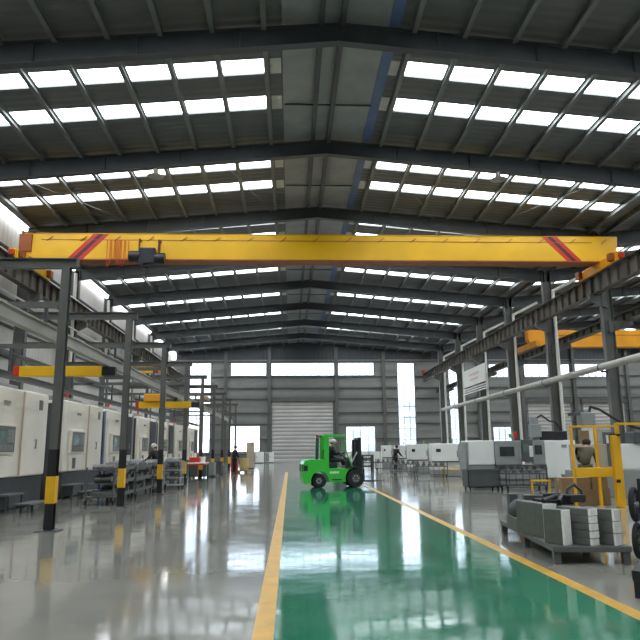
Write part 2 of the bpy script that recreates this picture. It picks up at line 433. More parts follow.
# runway beams
def runway(x, z0, z1, y0, y1, m):
    mb = MB().box(x - .012, x + .012, y0, y1, z0, z1).box(x - .2, x + .2, y0, y1, z0, z0 + .03).box(x - .24, x + .24, y0, y1, z1 - .03, z1)
    y = y0 + .05
    while y < y1: mb.box(x - .17, x + .17, y - .01, y + .01, z0 + .03, z1 - .03); y += 1.0
    mb.box(x - .04, x + .04, y0, y1, z1, z1 + .1)
    return mb.build('runway_beam', m, kind=S)
runway(XL + 0.75, 9.8, 10.8, Y0, Y1 - .6, M['runway'])
runway(XR - 0.6, 9.8, 10.8, Y0, Y1 - .6, M['runway'])
runway(XR + 1.05, 8.3, 8.76, Y0, Y1 - .6, M['runway'])
runway(XE - 0.9, 8.3, 8.76, Y0, Y1 - .6, M['runway'])
for x in (XR - 0.6,):   # end stop
    MB().box(x - .15, x + .15, Y1 - .9, Y1 - .6, 10.8, 11.25).build('runway_stop', M['red'], kind=S)
# light strips of wall above / cable conduits on the left wall
for z, r_ in ((11.15, .05), (9.2, .05)):
    MB().tube((XL + .5, Y0, z), (XL + .5, Y1 - .5, z), r_).build('wall_conduit', M['plastic'], kind=S)
# bracing rods under the roof
for (xa, ya, xb, yb) in ((-12.3, 27.2, -8.8, 33.8), (14.5, 27.2, 11.5, 33.8), (4.2, 27.0, 8.0, 34.2), (-3.2, 27.0, -1.0, 34.2)):
    MB().tube((xa, ya, zdeck(xa, XC) - .45), (xb, yb, zdeck(xb, XC) - .45), 0.014, None, 6).build('ceiling_rod', M['purlin'], kind=S)

# downpipes beside the columns
gp = 'white downpipes on the columns'
for n, r in enumerate(ROWS[7:]):
    x = XR + 0.25
    mb = MB().path([(x, r - .44, 0.0), (x, r - .44, 11.9), (x + 2.0, r - .44, 12.9)], 0.11, 10)
    tag(mb.build('downpipe', M['plastic'], None, 0, True), 'white round downpipe on the %s grey column of the right side beyond the crane' % ORD[n], 'pipe', gp)
for n, r in enumerate(ROWS[7:]):
    x = XL + 0.3
    mb = MB().path([(x, r - .44, 0.0), (x, r - .44, 13.0)], 0.11, 10)
    tag(mb.build('downpipe', M['plastic'], None, 0, True), 'white round downpipe on the %s column of the pale left wall' % ORD[n], 'pipe', gp)
# air duct along the right column line
t = thing('air_duct', 'long light grey round air pipe sloping past the right columns', 'pipe', (XR - .62, 20, 5.75))
MB().tube((0, 0, 0), (0, 52, -.05), 0.19, None, 16).build('pipe_run', M['railgrey'], t, 0, True)
for r in ROWS[4:11]:
    MB().box(-.03, .32, r - 20 - .03, r - 20 + .03, -.3, -.2).tube((0, r - 20 - .05, -0.01), (0, r - 20 + .05, -0.01), .215, None, 16).build('bracket', M['steel'], t)
# white banner
t = thing('hanging_banner', 'large blank looking white banner board hung between right columns', 'banner', (XR - .5, 56.0, 6.5))
MB().box(0, .05, 0, 7.2, 0.75, 2.35).build('board', M['banner'], t, .01)
mb = MB()
for z, a, b in ((1.75, 2.0, 5.2), (1.3, 2.4, 4.6)):
    y = a
    mb = MB()
    while y < b: mb.box(-.012, 0, y, y + .3, z - .12, z + .12); y += .42
    mb.build('lettering', M['bannertext'], t)

for z in (0.12, .33, .54): MB().box(0, .05, 0, 7.2, z - .05, z + .05).build('slat', M['plastic'], t)
MB().tube((.05, 0.2, 2.3), (.05, .2, 3.2), .02).build('hanger', M['steel'], t); MB().tube((.05, 7.0, 2.3), (.05, 7.0, 3.2), .02).build('hanger', M['steel'], t)

# ------------------------------------------------------------------ big bridge crane
YC = 33.7
crane = thing('bridge_crane', 'long yellow overhead bridge crane with red diagonal stripes spanning the hall', 'crane', (XC, YC, 10.74))
xa, xb = XL + 0.15 - XC, XR - .1 - XC
mb = MB()
prof = [(xa + .9, .62), (xb - .5, .62), (xb + .35, 1.0), (xb + .45, 2.02), (xa + .3, 2.02), (xa + .3, 1.0)]
mb.prism(prof, 'Y', -.38, .38)
mb.box(xa + .35, xb + .4, -.42, .42, 2.0, 2.04)
mb.build('girder', M['yellow'], crane, 0.015)
MB().box(xa + 1.0, xb - .5, -.46, .46, .56, .62).build('bottom_flange', M['rust'], crane)
MB().box(xa + 1.2, xb - 1.0, -.40, -.385, 1.66, 1.69).build('festoon_rail', M['rust'], crane)
x = xa + 1.5
while x < xb - .2:
    MB().bar((x, -.4, 1.62), (x + .32, -.44, 1.86), .03, .03).build('rail_bracket', M['rust'], crane); x += 1.75
def stripe(c0, c1, w, m):   # slanted stripe on the near face from (x,z) c0 to c1
    return MB().prism([(c0[0] - w, c0[1]), (c0[0] + w, c0[1]), (c1[0] + w, c1[1]), (c1[0] - w, c1[1])], 'Y', -.394, -.382).build('stripe', m, crane)
for s, xm in ((1, -12.2), (-1, 13.2)):
    for dx, m in ((-.27, M['red']), (.0, M['darkred']), (.27, M['red'])):
        stripe((xm - s * .65 + dx, .63), (xm + s * .65 + dx, 2.0), .14 if m is M['red'] else .13, m)
for s, x in ((-1, XL + .75 - XC), (1, XR - .6 - XC)):
    e = MB().box(x - .22, x + .22, -2.3, 2.3, .1, .62).build('end_carriage', M['orange'] if s > 0 else M['yellow'], crane, .04)
    for y in (-1.9, 1.9):
        MB().lathe([(.0, -.06), (.2, -.06), (.2, .06), (.0, .06)], (x, y, .2), 'X').build('wheel', M['mast'], e)
        MB().cbox((x - s * .3, y, .4), (.3, .4, .4)).build('drive_motor', M['rust'], e, .03)
    for y in (-2.45, 2.45):
        MB().box(x - .12, x + .12, min(y, y * .93), max(y, y * .93), .25, .5).build('buffer', M['red'], e)
MB().box(xa + .1, xa + .75, -.5, -.1, 1.0, 1.95).build('electric_cabinet', M['rust'], crane, .03)
# hoist trolley hanging at the near side
h = MB().cbox((-9.0, -.78, .66), (.85, .5, .85)).build('hoist', M['mast'], crane, .05)
MB().lathe([(0, -.28), (.3, -.28), (.3, .28), (0, .28)], (-9.65, -.78, .65), 'X').build('drum_end', M['black'], h, 0, True)
MB().lathe([(0, -.25), (.26, -.25), (.3, .25), (0, .25)], (-8.35, -.78, .55), 'X').build('motor', M['mast'], h, 0, True)
MB().box(-9.5, -9.43, -.72, -.66, .8, 1.66).box(-9.5, -9.43, -.66, -.36, 1.55, 1.66).build('hanger', M['darkred'], h)
MB().box(-8.5, -8.38, -.72, -.64, .6, 1.6).box(-8.5, -8.38, -.64, -.36, 1.5, 1.6).build('hanger', M['darkred'], h)
MB().cbox((-9.0, -.78, .22), (.35, .25, .25)).tube((-9.0, -.78, .2), (-9.0, -.78, .0), .04).ring((-9.0, -.78, -.1), (0, 1, 0), .1, .035, 16, 6).build('hook_block', M['black'], h)
for i in range(6):
    x = -11.2 + i * .17 + (i % 3) * .05; z0 = .2 + .12 * ((i * 7) % 4)
    MB().path([(x, -.43, 1.64), (x + .02, -.46, z0 + .15), (x + .09, -.46, z0), (x + .16, -.46, z0 + .15), (x + .17, -.43, 1.64)], .016, 5).build('festoon_cable', M['red'], crane)

# crane of the neighbouring span
c2 = thing('bridge_crane', 'orange yellow overhead crane in the neighbouring span behind right columns', 'crane', (XR + 1.05, 49.5, 8.85))
L2 = XE - 0.9 - XR - 1.05
MB().prism([(.3, .3), (L2 - .3, .3), (L2 + .1, .6), (L2 + .1, 1.62), (-.1, 1.62), (-.1, .9)], 'Y', -.35, .35).build('girder', M['orange'], c2, .015)
for x in (0, L2):
    MB().box(x - .2, x + .2, -2, 2, .08, .55).build('end_carriage', M['orange'], c2, .03)
hh = MB().cbox((1.7, -.6, .55), (.5, .4, .45)).build('hoist', M['darkred'], c2, .04)
MB().tube((1.7, -.6, .4), (1.7, -.6, -.1), .03).build('hook', M['black'], hh)
MB().box(1.5, L2 - 1, -.38, -.352, 1.2, 1.24).build('festoon_rail', M['rust'], c2)

# ------------------------------------------------------------------ high-bay lamps
def lamp(loc, label):
    t = thing('high_bay_lamp', label, 'lamp', loc, 0, 'high bay lamps under the roof')
    MB().tube((0, 0, .28), (0, 0, .62), .02).build('rod', M['steel'], t)
    MB().lathe([(0, .32), (.1, .32), (.12, .12), (.36, 0), (.33, 0), (.0, .1)], (0, 0, 0), 'Z', 20).build('lamp_shade', M['railgrey'], t, 0, True)
    return t
lamp((-5.75, 26.35, 12.98), 'small grey high bay lamp hanging under the roof left of the ridge')
lamp((9.12, 26.35, 13.0), 'small grey high bay lamp hanging under the roof right of the ridge')

# ------------------------------------------------------------------ left light crane frames
PX = -4.52
PY = [12.95 + 5.24 * k for k in range(9)]
def frame():
    t = thing('crane_support_frame', '', 'post', (0, 0, 0), 0, 'grey post frames of the light crane line')
    def hb(mb, x, z0, z1):
        mb.box(x - .08, x + .08, -.08, -.068, z0, z1).box(x - .08, x + .08, .068, .08, z0, z1).box(x - .008, x + .008, -.068, .068, z0, z1)
    a = MB(); hb(a, 0, 1.5, 5.1); p = a.build('post', M['steel2'], t)
    a = MB(); hb(a, 0, 0.02, 1.5); a.build('black_foot', M['black'], t)['label'] = 'black painted foot'
    MB().box(-.088, .088, -.088, .088, .5, 1.0).build('warning_band', M['cage'], t)['label'] = 'yellow warning band'
    MB().box(-.2, .2, -.2, .2, 0, .02).build('base_plate', M['steel'], t)
    MB().box(-5.3, .22, -.08, .08, 5.1, 5.12).box(-5.3, .22, -.08, .08, 5.28, 5.3).box(-5.3, .22, -.008, .008, 5.12, 5.28).box(.20, .22, -.08, .08, 5.1, 5.3).build('top_beam', M['steel2'], t)
    a = MB(); hb(a, -5.1, 0, 5.1); a.build('rear_post', M['steel2'], t)
    MB().box(-5.0, -.1, -.05, .05, 4.28, 4.4).build('tie_beam', M['steel2'], t)
    for x in (-.35, -3.2):
        MB().box(x - .03, x + .03, -.03, .03, 3.95 if x > -1 else 3.62, 4.28).build('hanger', M['steel'], t)
    return t
F0 = frame()
for k, y in enumerate(PY):
    lab = 'grey steel post with black and yellow foot, %s post from the front on left' % ORD[k]
    if k == 0: F0.location = (PX, y, 0); F0['label'] = lab
    else: dup(F0, (PX, y, 0), None, lab)
def irail(name, label, x, z0, z1, w, m, y0, y1):
    o = MB().box(x - w, x + w, y0, y1, z0, z0 + .03).box(x - w, x + w, y0, y1, z1 - .03, z1).box(x - .02, x + .02, y0, y1, z0 + .03, z1 - .03)
    return tag(o.build(name, m), label, 'rail')
irail('crane_rail', 'long pale grey crane rail hung along the left post line', PX - .35, 3.68, 3.95, .08, M['railgrey'], 6, 56)
irail('crane_rail', 'slim grey crane rail running just above the white machine tops', PX - 3.2, 3.44, 3.62, .07, M['steel2'], 6, 56)
tag(MB().box(PX - 4.3, PX - 4.05, 6, 56, 4.42, 4.5).build('cable_tray', M['steel2']), 'grey cable tray lying on the frame ties above the machines', 'tray')

def light_crane(loc, label, cap=0, span=2.75, hoist=True, z_rail=0):
    t = thing('light_crane', label, 'crane', loc, 0, 'small yellow crane beams on the left')
    MB().box(0, span, -.1, .1, 0, .27).build('beam', M['yellow'], t, .012)
    cx = span if cap else -.14
    MB().box(cx, cx + .2 if cap else 0, -.12, .12, -.0, .27).build('end_cap', M['red'], t, .02)['label'] = 'red end cap'
    tx = span + .2 if cap else span
    MB().box(tx, tx + .35, -.1, .1, .02, .25).build('end_truck', M['yellow'] if cap else M['mast'], t, .02)
    if z_rail: MB().box(PX - .35 - loc[0] - .07, PX - .35 - loc[0] + .07, -.06, .06, .27, z_rail - loc[2]).build('rail_trolley', M['mast'], t)
    if hoist:
        b = MB().box(span * .1, span * .5, -.2, .2, .27, .6).build('hoist', M['orange'], t, .03)
        MB().tube((span * .45, 0, -.05), (span * .45, 0, -.45), .02).build('hook', M['black'], b)
    return t
light_crane((-7.1, 17.4, 3.4), 'small yellow crane beam with red end above the nearest white machine', 0, 2.14, False, 3.68)
light_crane((-6.4, 28.1, 3.24), 'small yellow crane beam with orange hoist box beyond third post', 0, 2.2, True, 3.68)
light_crane((-7.4, 28.67, 4.8), 'short yellow crane beam with red end high beside fourth post', 1, 1.45, False)
# ------------------------------------------------------------------ left machining centres
MX = -7.2      # front face
def mc(kind):
    t = thing('machining_center', '', 'machine', (0, 0, 0), 0, 'white machining centres along the left')
    Ln = 4.2
    # local: +x toward the aisle, y along the aisle, front face x=0
    MB().box(-2.1, -.02, .1, Ln - .05, 0.03, .82).build('base', M['mbase'], t, .03)
    MB().prism([(-2.15, 0.05), (0.0, 0.05), (.0, 1.9), (.10, 2.6), (.10, Ln - .35), (-.0, Ln), (-2.15, Ln)], 'Z', .82, 3.1).build('enclosure', M['white'], t, .05)
    MB().box(-2.1, -.12, -.0, .045, .3, 3.0).build('dark_gap_sheet', M['mbase'], t)['label'] = 'dark gap sheet'  # dark sheet added on the near end so the gap between machines looks dark
    MB().box(-1.7, -.5, .6, Ln - 1, 3.1, 3.3).build('roof_unit', M['mgrey'], t, .03)
    cp = MB().box(0, .12, .4, 1.75, 1.4, 2.16).build('control_panel', M['white'], t, .03)
    MB().box(.12, .132, .46, 1.69, 1.46, 2.1).build('panel_face', M['panel'], cp)
    MB().box(.132, .14, .54, 1.1, 1.66, 2.0).build('screen', M['screen'], cp)
    kp = MB()
    kp.box(.131, .135, .52, 1.6, 1.49, 1.64)
    for i in range(3):
        for j in range(8): kp.box(.132, .146, .56 + j * .13, .62 + j * .13, 1.5 + i * .05, 1.53 + i * .05)
    kp.build('keypad', M['mgrey'], cp)
    kp = MB().box(.131, .135, 1.2, 1.64, 1.7, 2.02)
    for i in range(3):
        for j in range(2): kp.box(.132, .146, 1.25 + j * .18, 1.36 + j * .18, 1.72 + i * .1, 1.78 + i * .1)
    kp.build('button_block', M['mgrey'], cp)
    lb = MB().box(0, .10, .45, 1.7, .84, 1.36).build('lower_cabinet', M['white'], t, .02)
    MB().box(.1, .11, .65, .95, .92, 1.26).build('recess', M['panel'], lb)
    MB().box(.08, .112, Ln - .95, Ln - .7, 2.62, 2.9).build('nameplate', M['panel'], t)
    MB().bar((.14, 3.1, 1.55), (.14, 3.1, 1.8), .03, .03).box(.09, .15, 3.085, 3.115, 1.55, 1.58).box(.09, .15, 3.085, 3.115, 1.77, 1.8).build('door_handle', M['mgrey'], t)
    MB().box(.06, .104, 2.2, 2.22, .86, 3.05).build('door_seam', M['tan'], t)
    MB().box(.03, .06, 1.1, 1.45, 2.66, 2.74).build('maker_mark', M['mgrey'], t)
    sl = MB().tube((-.15, .5, 3.1), (-.15, .5, 3.22), .03).build('signal_lamp', M['hub'], t, 0, True)
    MB().tube((-.15, .5, 3.22), (-.15, .5, 3.36), .045).build('lamp_lens', M['lampred'] if kind else M['lamporange'], sl, 0, True)
    if kind == 2:
        MB().box(0.05, .13, 2.25, 3.5, 1.3, 2.95).build('door_window', M['black'], t, .01)
        MB().box(.05, .14, 3.55, 3.75, .85, 3.05).build('side_panel', M['mgrey'], t, .01)
    if kind == 1:
        MB().tube((.06, Ln + .12, 0.03), (.06, Ln + .12, 3.0), .035).build('air_pipe', M['bluepipe'], t, 0, True)
    return t
protos = {}
starts = [10.5, 15.65, 21.4, 26.35, 31.6, 36.85, 42.1, 47.3]
labs = ['white machining centre nearest the camera, cut by the left edge', 'white machining centre just behind the nearest grey post', 'white machining centre with blue pipe between first and second posts',
        'white machining centre with tall dark window behind second post', 'white machining centre with dark window behind the worker in white cap', 'white machining centre with dark window, third of those beyond second post',
        'white machining centre with dark window, fourth of those beyond second post', 'white machining centre with dark window, furthest of the left row']
kinds = [0, 0, 1, 2, 2, 2, 2, 2]
for y, l, k in zip(starts, labs, kinds):
    if k in protos: dup(protos[k], (MX, y, 0), None, l)
    else:
        protos[k] = mc(k); protos[k].location = (MX, y, 0); protos[k]['label'] = l
# step platforms
def step():
    t = thing('step_platform', '', 'step', (0, 0, 0), 0, 'grey two level steps before the machines')
    up = MB().box(-.42, .0, 0, 1.0, .40, .45).build('upper_tread', M['cartm'], t, .008)
    MB().box(.0, .42, .3, 1.5, .18, .22).build('lower_tread', M['cartm'], t, .008)
    mb = MB()
    for y in (.04, .96):
        for x in (-.38, -.05): MB().box(x - .02, x + .02, y - .02, y + .02, 0, .4).build('leg', M['mbase'], t)
    for y in (.35, 1.45):
        for x in (.05, .37): MB().box(x - .02, x + .02, y - .02, y + .02, 0, .18).build('leg', M['mbase'], t)
    MB().box(-.40, -.38, .05, .95, .1, .36).build('riser_panel', M['mbase'], t)
    return t
s0 = step(); s0.location = (-6.72, 16.35, 0); s0['label'] = 'grey two level step before the machine at the left edge'
dup(s0, (-6.72, 21.2, 0), None, 'grey two level step in front of the machine with blue pipe')
dup(s0, (-6.72, 26.4, 0), None, 'grey two level step before the machine behind second post')

# ------------------------------------------------------------------ carts of parts on the left
def cart(seed, Lc=2.3, lvl=3):
    random.seed(seed)
    t = thing('parts_cart', '', 'cart', (0, 0, 0), 0, 'steel carts loaded with parts')
    for x in (0, .75):
        for y in (0, Lc): MB().box(x - .02, x + .02, y - .02, y + .02, .12, 1.02).build('post', M['cartm'], t)
    for i in range(lvl):
        z = .2 + i * .36
        MB().box(-.02, .77, -.02, Lc + .02, z, z + .03).box(.75, .77, 0, Lc, z + .03, z + .1).build('shelf', M['cartm'], t)
    for x in (0, .75):
        for y in (.05, Lc - .05): MB().lathe([(0, -.02), (.06, -.02), (.06, .02), (0, .02)], (x, y, .06), 'X', 12).box(x - .03, x + .03, y - .03, y + .03, .06, .2).build('caster', M['rubber'], t, 0, True)
    MB().bar((.77, .2, .25), (.77, Lc - .2, .85), .015, .03).build('brace', M['cartm'], t)
    return t
def fill(root_loc, Lc, lvl, seed, where):
    random.seed(seed); n = 0
    for i in range(lvl):
        z = .23 + i * .36; y = .12
        while y < Lc - .2:
            w = random.uniform(.16, .32); h = random.uniform(.1, .22); d = random.uniform(.35, .6)
            lx, ly = root_loc[0] + .4, root_loc[1] + y + w / 2
            if random.random() < .45:
                o = MB().lathe([(0, -d / 2), (h * .55, -d / 2), (h * .55, -d * .2), (h * .4, -d * .2), (h * .4, d * .2), (h * .55, d * .2), (h * .55, d / 2), (0, d / 2)], (0, 0, h * .55), 'X', 12).build('machined_shaft', M['parts'], None, 0, True)
                nm = 'round'
            else:
                o = MB().prism([(-w * .4, 0), (w * .4, 0), (w * .4, h * .6), (w * .2, h), (-w * .2, h), (-w * .4, h * .6)], 'X', -d / 2, d / 2).build('metal_part', M['parts'], None, .01)
                nm = 'blocky'
            o.location = (lx, ly, root_loc[2] + z)
            tag(o, '%s grey steel part, %s from near end of the %s shelf on %s' % (nm, ORD[min(11, int(y / .33))], ('bottom', 'middle', 'top')[i], where), 'steel part', 'steel parts on the %s' % where)
            y += w + .05
c0 = cart(1); c0.location = (-5.62, 18.75, 0); c0['label'] = 'grey steel cart of metal parts right beside the second post'
c1 = dup(c0, (-5.62, 21.4, 0), None, 'grey steel cart of metal parts, second one beyond the second post')
c2_ = dup(c0, (-5.62, 24.2, 0), None, 'grey steel cart of metal parts beside the third post')
c3_ = dup(c0, (-5.62, 29.4, 0), None, 'grey steel cart of metal parts beyond the third post')
fill((-5.62, 18.75, 0), 2.3, 3, 11, 'nearest left cart')
fill((-5.62, 21.4, 0), 2.3, 3, 12, 'second left cart')
fill((-5.62, 24.2, 0), 2.3, 3, 13, 'third left cart')
fill((-5.62, 29.4, 0), 2.3, 3, 14, 'fourth left cart')
# wire crate next to third post
t = thing('wire_crate', 'grey upright wire crate on small wheels by the third post', 'crate', (-4.75, 26.75, 0))
mb = MB()
for i in range(7):
    mb.box(-.4, -.39, i * .15 - .008, i * .15 + .008, .12, 1.05).box(.39, .4, i * .15 - .008, i * .15 + .008, .12, 1.05)
for z in (.12, .4, .7, 1.05):
    mb.box(-.4, .4, -.01, .01, z - .012, z + .012).box(-.4, .4, .89, .91, z - .012, z + .012).box(-.41, -.39, 0, .9, z - .012, z + .012).box(.39, .41, 0, .9, z - .012, z + .012)
mb.build('wire_sides', M['hub'], t)
MB().box(-.4, .4, 0, .9, .1, .13).build('floor_panel', M['cartm'], t)
for x in (-.35, .35):
    for y in (.06, .84): MB().lathe([(0, -.02), (.05, -.02), (.05, .02), (0, .02)], (x, y, .05), 'X', 12).build('caster', M['rubber'], t, 0, True)

# work tables, bins further along the left
t = thing('work_table', 'green legged work table with red edged white top near fifth post', 'table', (-4.5, 32.0, 0))
MB().box(-.55, .45, 0, 1.6, .84, .9).build('tabletop', M['white2'], t, .01)
MB().box(-.56, .46, -.01, 1.61, .78, .84).build('red_edge', M['red'], t)
for x in (-.5, .4):
    for y in (.06, 1.54): MB().box(x - .03, x + .03, y - .03, y + .03, 0, .78).build('leg', M['dgreen'], t)
tag(MB().cbox((-4.6, 32.5, 1.02), (.5, .5, .24)).build('parts_box', M['red'], None, .02), 'red box standing on the white topped work table', 'box')
tag(MB().lathe([(0, 0), (.16, 0), (.18, .26), (.17, .26), (.15, .03), (0, .03)], (-4.35, 33.1, .9), 'Z', 16).build('bucket', M['white2'], None, 0, True), 'white bucket on the far end of the white topped table', 'bucket')
def pallet(loc, label):
    t = thing('pallet', label, 'pallet', loc)
    for i in range(5): MB().box(-.5, .5, i * .24, i * .24 + .18, .12, .15).build('deck_board', M['card'], t)
    for x in (-.45, 0, .45): MB().box(x - .05, x + .05, 0, 1.14, 0, .12).build('runner', M['card'], t)
    return t
def binbox(loc, label, m, d=(.8, .6, .5), wheels=True, rz=0):
    t = thing('steel_bin', label, 'bin', loc, rz, 'steel bins on the shop floor')
    a, b, c = d; z0 = .1 if wheels else .0; th = .03
    MB().box(-a / 2, a / 2, -b / 2, b / 2, z0, z0 + th).box(-a / 2, a / 2, -b / 2, -b / 2 + th, z0, z0 + c).box(-a / 2, a / 2, b / 2 - th, b / 2, z0, z0 + c).box(-a / 2, -a / 2 + th, -b / 2, b / 2, z0, z0 + c).box(a / 2 - th, a / 2, -b / 2, b / 2, z0, z0 + c).build('body', m, t)
    MB().box(-a / 2 - .02, a / 2 + .02, -b / 2 - .02, -b / 2, z0 + c - .05, z0 + c).box(-a / 2 - .02, a / 2 + .02, b / 2, b / 2 + .02, z0 + c - .05, z0 + c).box(-a / 2 - .02, -a / 2, -b / 2, b / 2, z0 + c - .05, z0 + c).box(a / 2, a / 2 + .02, -b / 2, b / 2, z0 + c - .05, z0 + c).build('rim', m, t)
    if wheels:
        for x in (-a / 2 + .08, a / 2 - .08):
            for y in (-b / 2 + .08, b / 2 - .08): MB().lathe([(0, -.02), (.05, -.02), (.05, .02), (0, .02)], (x, y, .05), 'X', 12).build('caster', M['rubber'], t, 0, True)
    return t
binbox((-4.9, 36.2, 0), 'dark steel bin on wheels just beyond the white topped table', M['mbase'], (.9, 1.4, .8))
binbox((-4.7, 37.9, 0), 'pale steel bin on wheels, second beyond the white topped table', M['mgrey'], (.9, 1.2, .7))
binbox((-4.6, 41.2, 0), 'dark steel bin on wheels right beside the standing worker', M['mbase'], (.8, 1.0, .7))
pallet((-2.9, 43.4, 0), 'low wooden pallet on the floor right of the standing worker')
tag(MB().lathe([(0, 0), (.26, 0), (.28, .04), (.26, .3), (.28, .34), (.26, .6), (.28, .8), (0, .8)], (-3.0, 43.9, .15), 'Z', 18).build('drum', M['paleyel'], None, 0, True), 'pale yellow drum standing on the low wooden pallet', 'drum')
tag(MB().lathe([(0, 0), (.24, 0), (.26, .04), (.24, .3), (.26, .34), (.24, .6), (.26, .7), (0, .7)], (-3.75, 45.3, 0), 'Z', 18).build('drum', M['red'], None, 0, True), 'red drum standing on the floor behind the standing worker', 'drum')
t = thing('column_cabinet', 'tall narrow beige cabinet beyond the wooden pallet', 'cabinet', (-3.2, 54, 0))
MB().box(-.3, .3, -.25, .25, .05, 2.1).build('body', M['tan'], t, .02); MB().box(-.26, .26, -.27, -.25, .15, 2.0).build('door', M['tan'], t, .01); MB().box(-.32, .32, -.27, .27, 0, .05).build('plinth', M['mbase'], t)
def cabinet(loc, label, w=1.8, h=1.25):
    t = thing('tool_cabinet', label, 'cabinet', loc, 0, 'white low cabinets by the end wall')
    MB().box(0, w, 0, .8, .08, h).build('body', M['white2'], t, .02)
    MB().box(.03, w - .03, 0.05, .75, 0, .08).build('plinth', M['mbase'], t)
    for i in range(2):
        d = MB().box(.04 + i * w / 2, w / 2 - .04 + i * w / 2, -.02, 0, .14, h - .06).build('door', M['mgrey'] if i == 0 else M['white2'], t)
        MB().box(w / 2 - .14 + i * .2, w / 2 - .1 + i * .2, -.05, -.02, .6, .8).build('handle', M['mbase'], d)
    return t
cabinet((-4.8, 76, 0), 'white low cabinet by the end wall left of the roller door')
cabinet((-2.9, 77.5, 0), 'second white low cabinet, right beside the roller door', 1.0, 1.2)
# yellow jib column
t = thing('jib_column', 'slim ochre yellow jib column beyond the fourth grey post', 'post', (-4.68, 34.9, 0))
MB().box(-.1, .1, -.1, .1, .02, 4.4).build('column', M['ochre'], t, .01); MB().box(-.2, .2, -.2, .2, 0, .02).build('base_plate', M['steel'], t)
MB().bar((0, 0, 4.3), (.1, 2.2, 4.3), .12, .18).build('arm', M['ochre'], t)

# ------------------------------------------------------------------ people
def person(label, loc, rz, pose, jac, trou, head_mat, scale=1.0, cap='helmet'):
    t = thing('person', label, 'person', loc, rz)
    J = pose
    def skin(name, chains, m, sub=1):
        vs = []; idx = {}; es = []; rad = []
        for ch in chains:
            prev = None
            for key, r in ch:
                p = J[key] if isinstance(key, str) else key
                k = tuple(round(c, 4) for c in p)
                if k not in idx: idx[k] = len(vs); vs.append([c * scale for c in p]); rad.append(r * scale)
                if prev is not None and (prev, idx[k]) not in es: es.append((prev, idx[k]))
                prev = idx[k]
        me = bpy.data.meshes.new(name); me.from_pydata(vs, es, []); me.update(); me.materials.append(m)
        o = bpy.data.objects.new(name, me); COL.objects.link(o); o.parent = t
        o.modifiers.new('skin', 'SKIN'); o.modifiers['skin'].use_smooth_shade = True
        for i, sv in enumerate(me.skin_vertices[0].data): sv.radius = (rad[i], rad[i]); sv.use_root = (i == 0)
        s = o.modifiers.new('sub', 'SUBSURF'); s.levels = sub; s.render_levels = sub
        return o
    hd = Vector(J['head']); nk = Vector(J['neck']); f = Vector(J['face'])  # face: unit vector the face points to
    upv = (hd - nk).normalized()
    chains = [[('pelvis', .09), ('waist', .08), ('chest', .085), ('neck', .052), (tuple(hd - upv * .07), .07), (tuple(hd), .092), (tuple(hd + upv * .08), .07)],
              [(tuple(hd), .092), (tuple(hd + f * .09), .03), (tuple(hd + f * .115 - upv * .01), .014)]]
    for s in 'lr':
        chains.append([('chest', .085), ('sho_' + s, .035), ('elb_' + s, .032), ('wri_' + s, .03), ('hand_' + s, .033)])
        hand = Vector(J['hand_' + s]); w = Vector(J['wri_' + s]); d = (hand - w).normalized()
        side = d.cross(Vector((0, 0, 1))); side = side.normalized() if side.length > .1 else Vector((1, 0, 0)); dn = side.cross(d).normalized()
        for q, (o_, ln) in enumerate(((-.03, .07), (-.01, .085), (.01, .08), (.03, .06))):
            a = hand + side * o_ + d * .04; chains.append([('hand_' + s, .033), (tuple(a), .011), (tuple(a + d * ln * .6 - dn * ln * .3), .009), (tuple(a + d * ln * .75 - dn * ln * .7), .008)])
        a = hand - side * .045 - d * .01; chains.append([('hand_' + s, .033), (tuple(a), .012), (tuple(a + d * .05 - dn * .03), .01)])
        chains.append([('pelvis', .09), ('hip_' + s, .075), ('kne_' + s, .05), ('ank_' + s, .04), ('toe_' + s, .035)])
    skin('body', chains, M['skin'])
    jc = [[('pelvis', .145), ('waist', .145), ('chest', .175), (tuple(nk - upv * .01), .085)]]
    for s in 'lr': jc.append([('chest', .175), ('sho_' + s, .09), ('elb_' + s, .08), ('wri_' + s, .058)])
    skin('jacket', jc, jac)
    tc = []
    for s in 'lr': tc.append([('pelvis', .135), ('hip_' + s, .105), ('kne_' + s, .075), ('ank_' + s, .06)])
    skin('trousers', tc, trou)
    for s in 'lr':
        a = Vector(J['ank_' + s]); b = Vector(J['toe_' + s])
        skin('shoe', [[(tuple(a), .05), (tuple(a + (b - a) * .1 + Vector((0, 0, -.02))), .05), (tuple(b), .045)]], M['black'])
    c = hd * scale
    def blob(name, m, rx, off, brim=False):
        mb = MB().ball((0, 0, 0), rx, 14, 8)
        if brim: mb.lathe([(0, -.02), (rx[0] * 1.25, -.02), (rx[0] * 1.25, .0), (0, .0)], (0, 0, 0), 'Z', 18)
        o = mb.build(name, m, t, 0, True); o.location = c + Vector(off) * scale
        return o
    if cap == 'helmet':
        blob('hair', M['hair'], (.095, .1, .08), upv * .03 - f * .02)
        blob('helmet', head_mat, (.125, .135, .1), upv * .075, True)
    elif cap == 'cap':
        blob('hair', M['hair'], (.098, .1, .09), upv * .02 - f * .025)
        blob('cap', head_mat, (.124, .128, .11), upv * .05 - f * .005)
    else:
        blob('hair', M['hair'], (.105, .11, .1), upv * .04 - f * .025)
    e = MB()
    sd = f.cross(upv).normalized()
    for s in (-1, 1): e.ball(tuple((hd + f * .088 + sd * s * .034 + upv * .012) * scale), (.011, .011, .008), 8, 5)
    e.build('eyes', M['black'], t, 0, True)
    MB().cbox(tuple((hd + f * .09 - upv * .045) * scale), (.04, .012, .008)).build('mouth', M['darkred'], t)
    ears = MB()
    for s in (-1, 1): ears.ball(tuple((hd + sd * s * .092) * scale), (.015, .02, .03), 8, 5)
    ears.build('ears', M['skin'], t, 0, True)
    return t
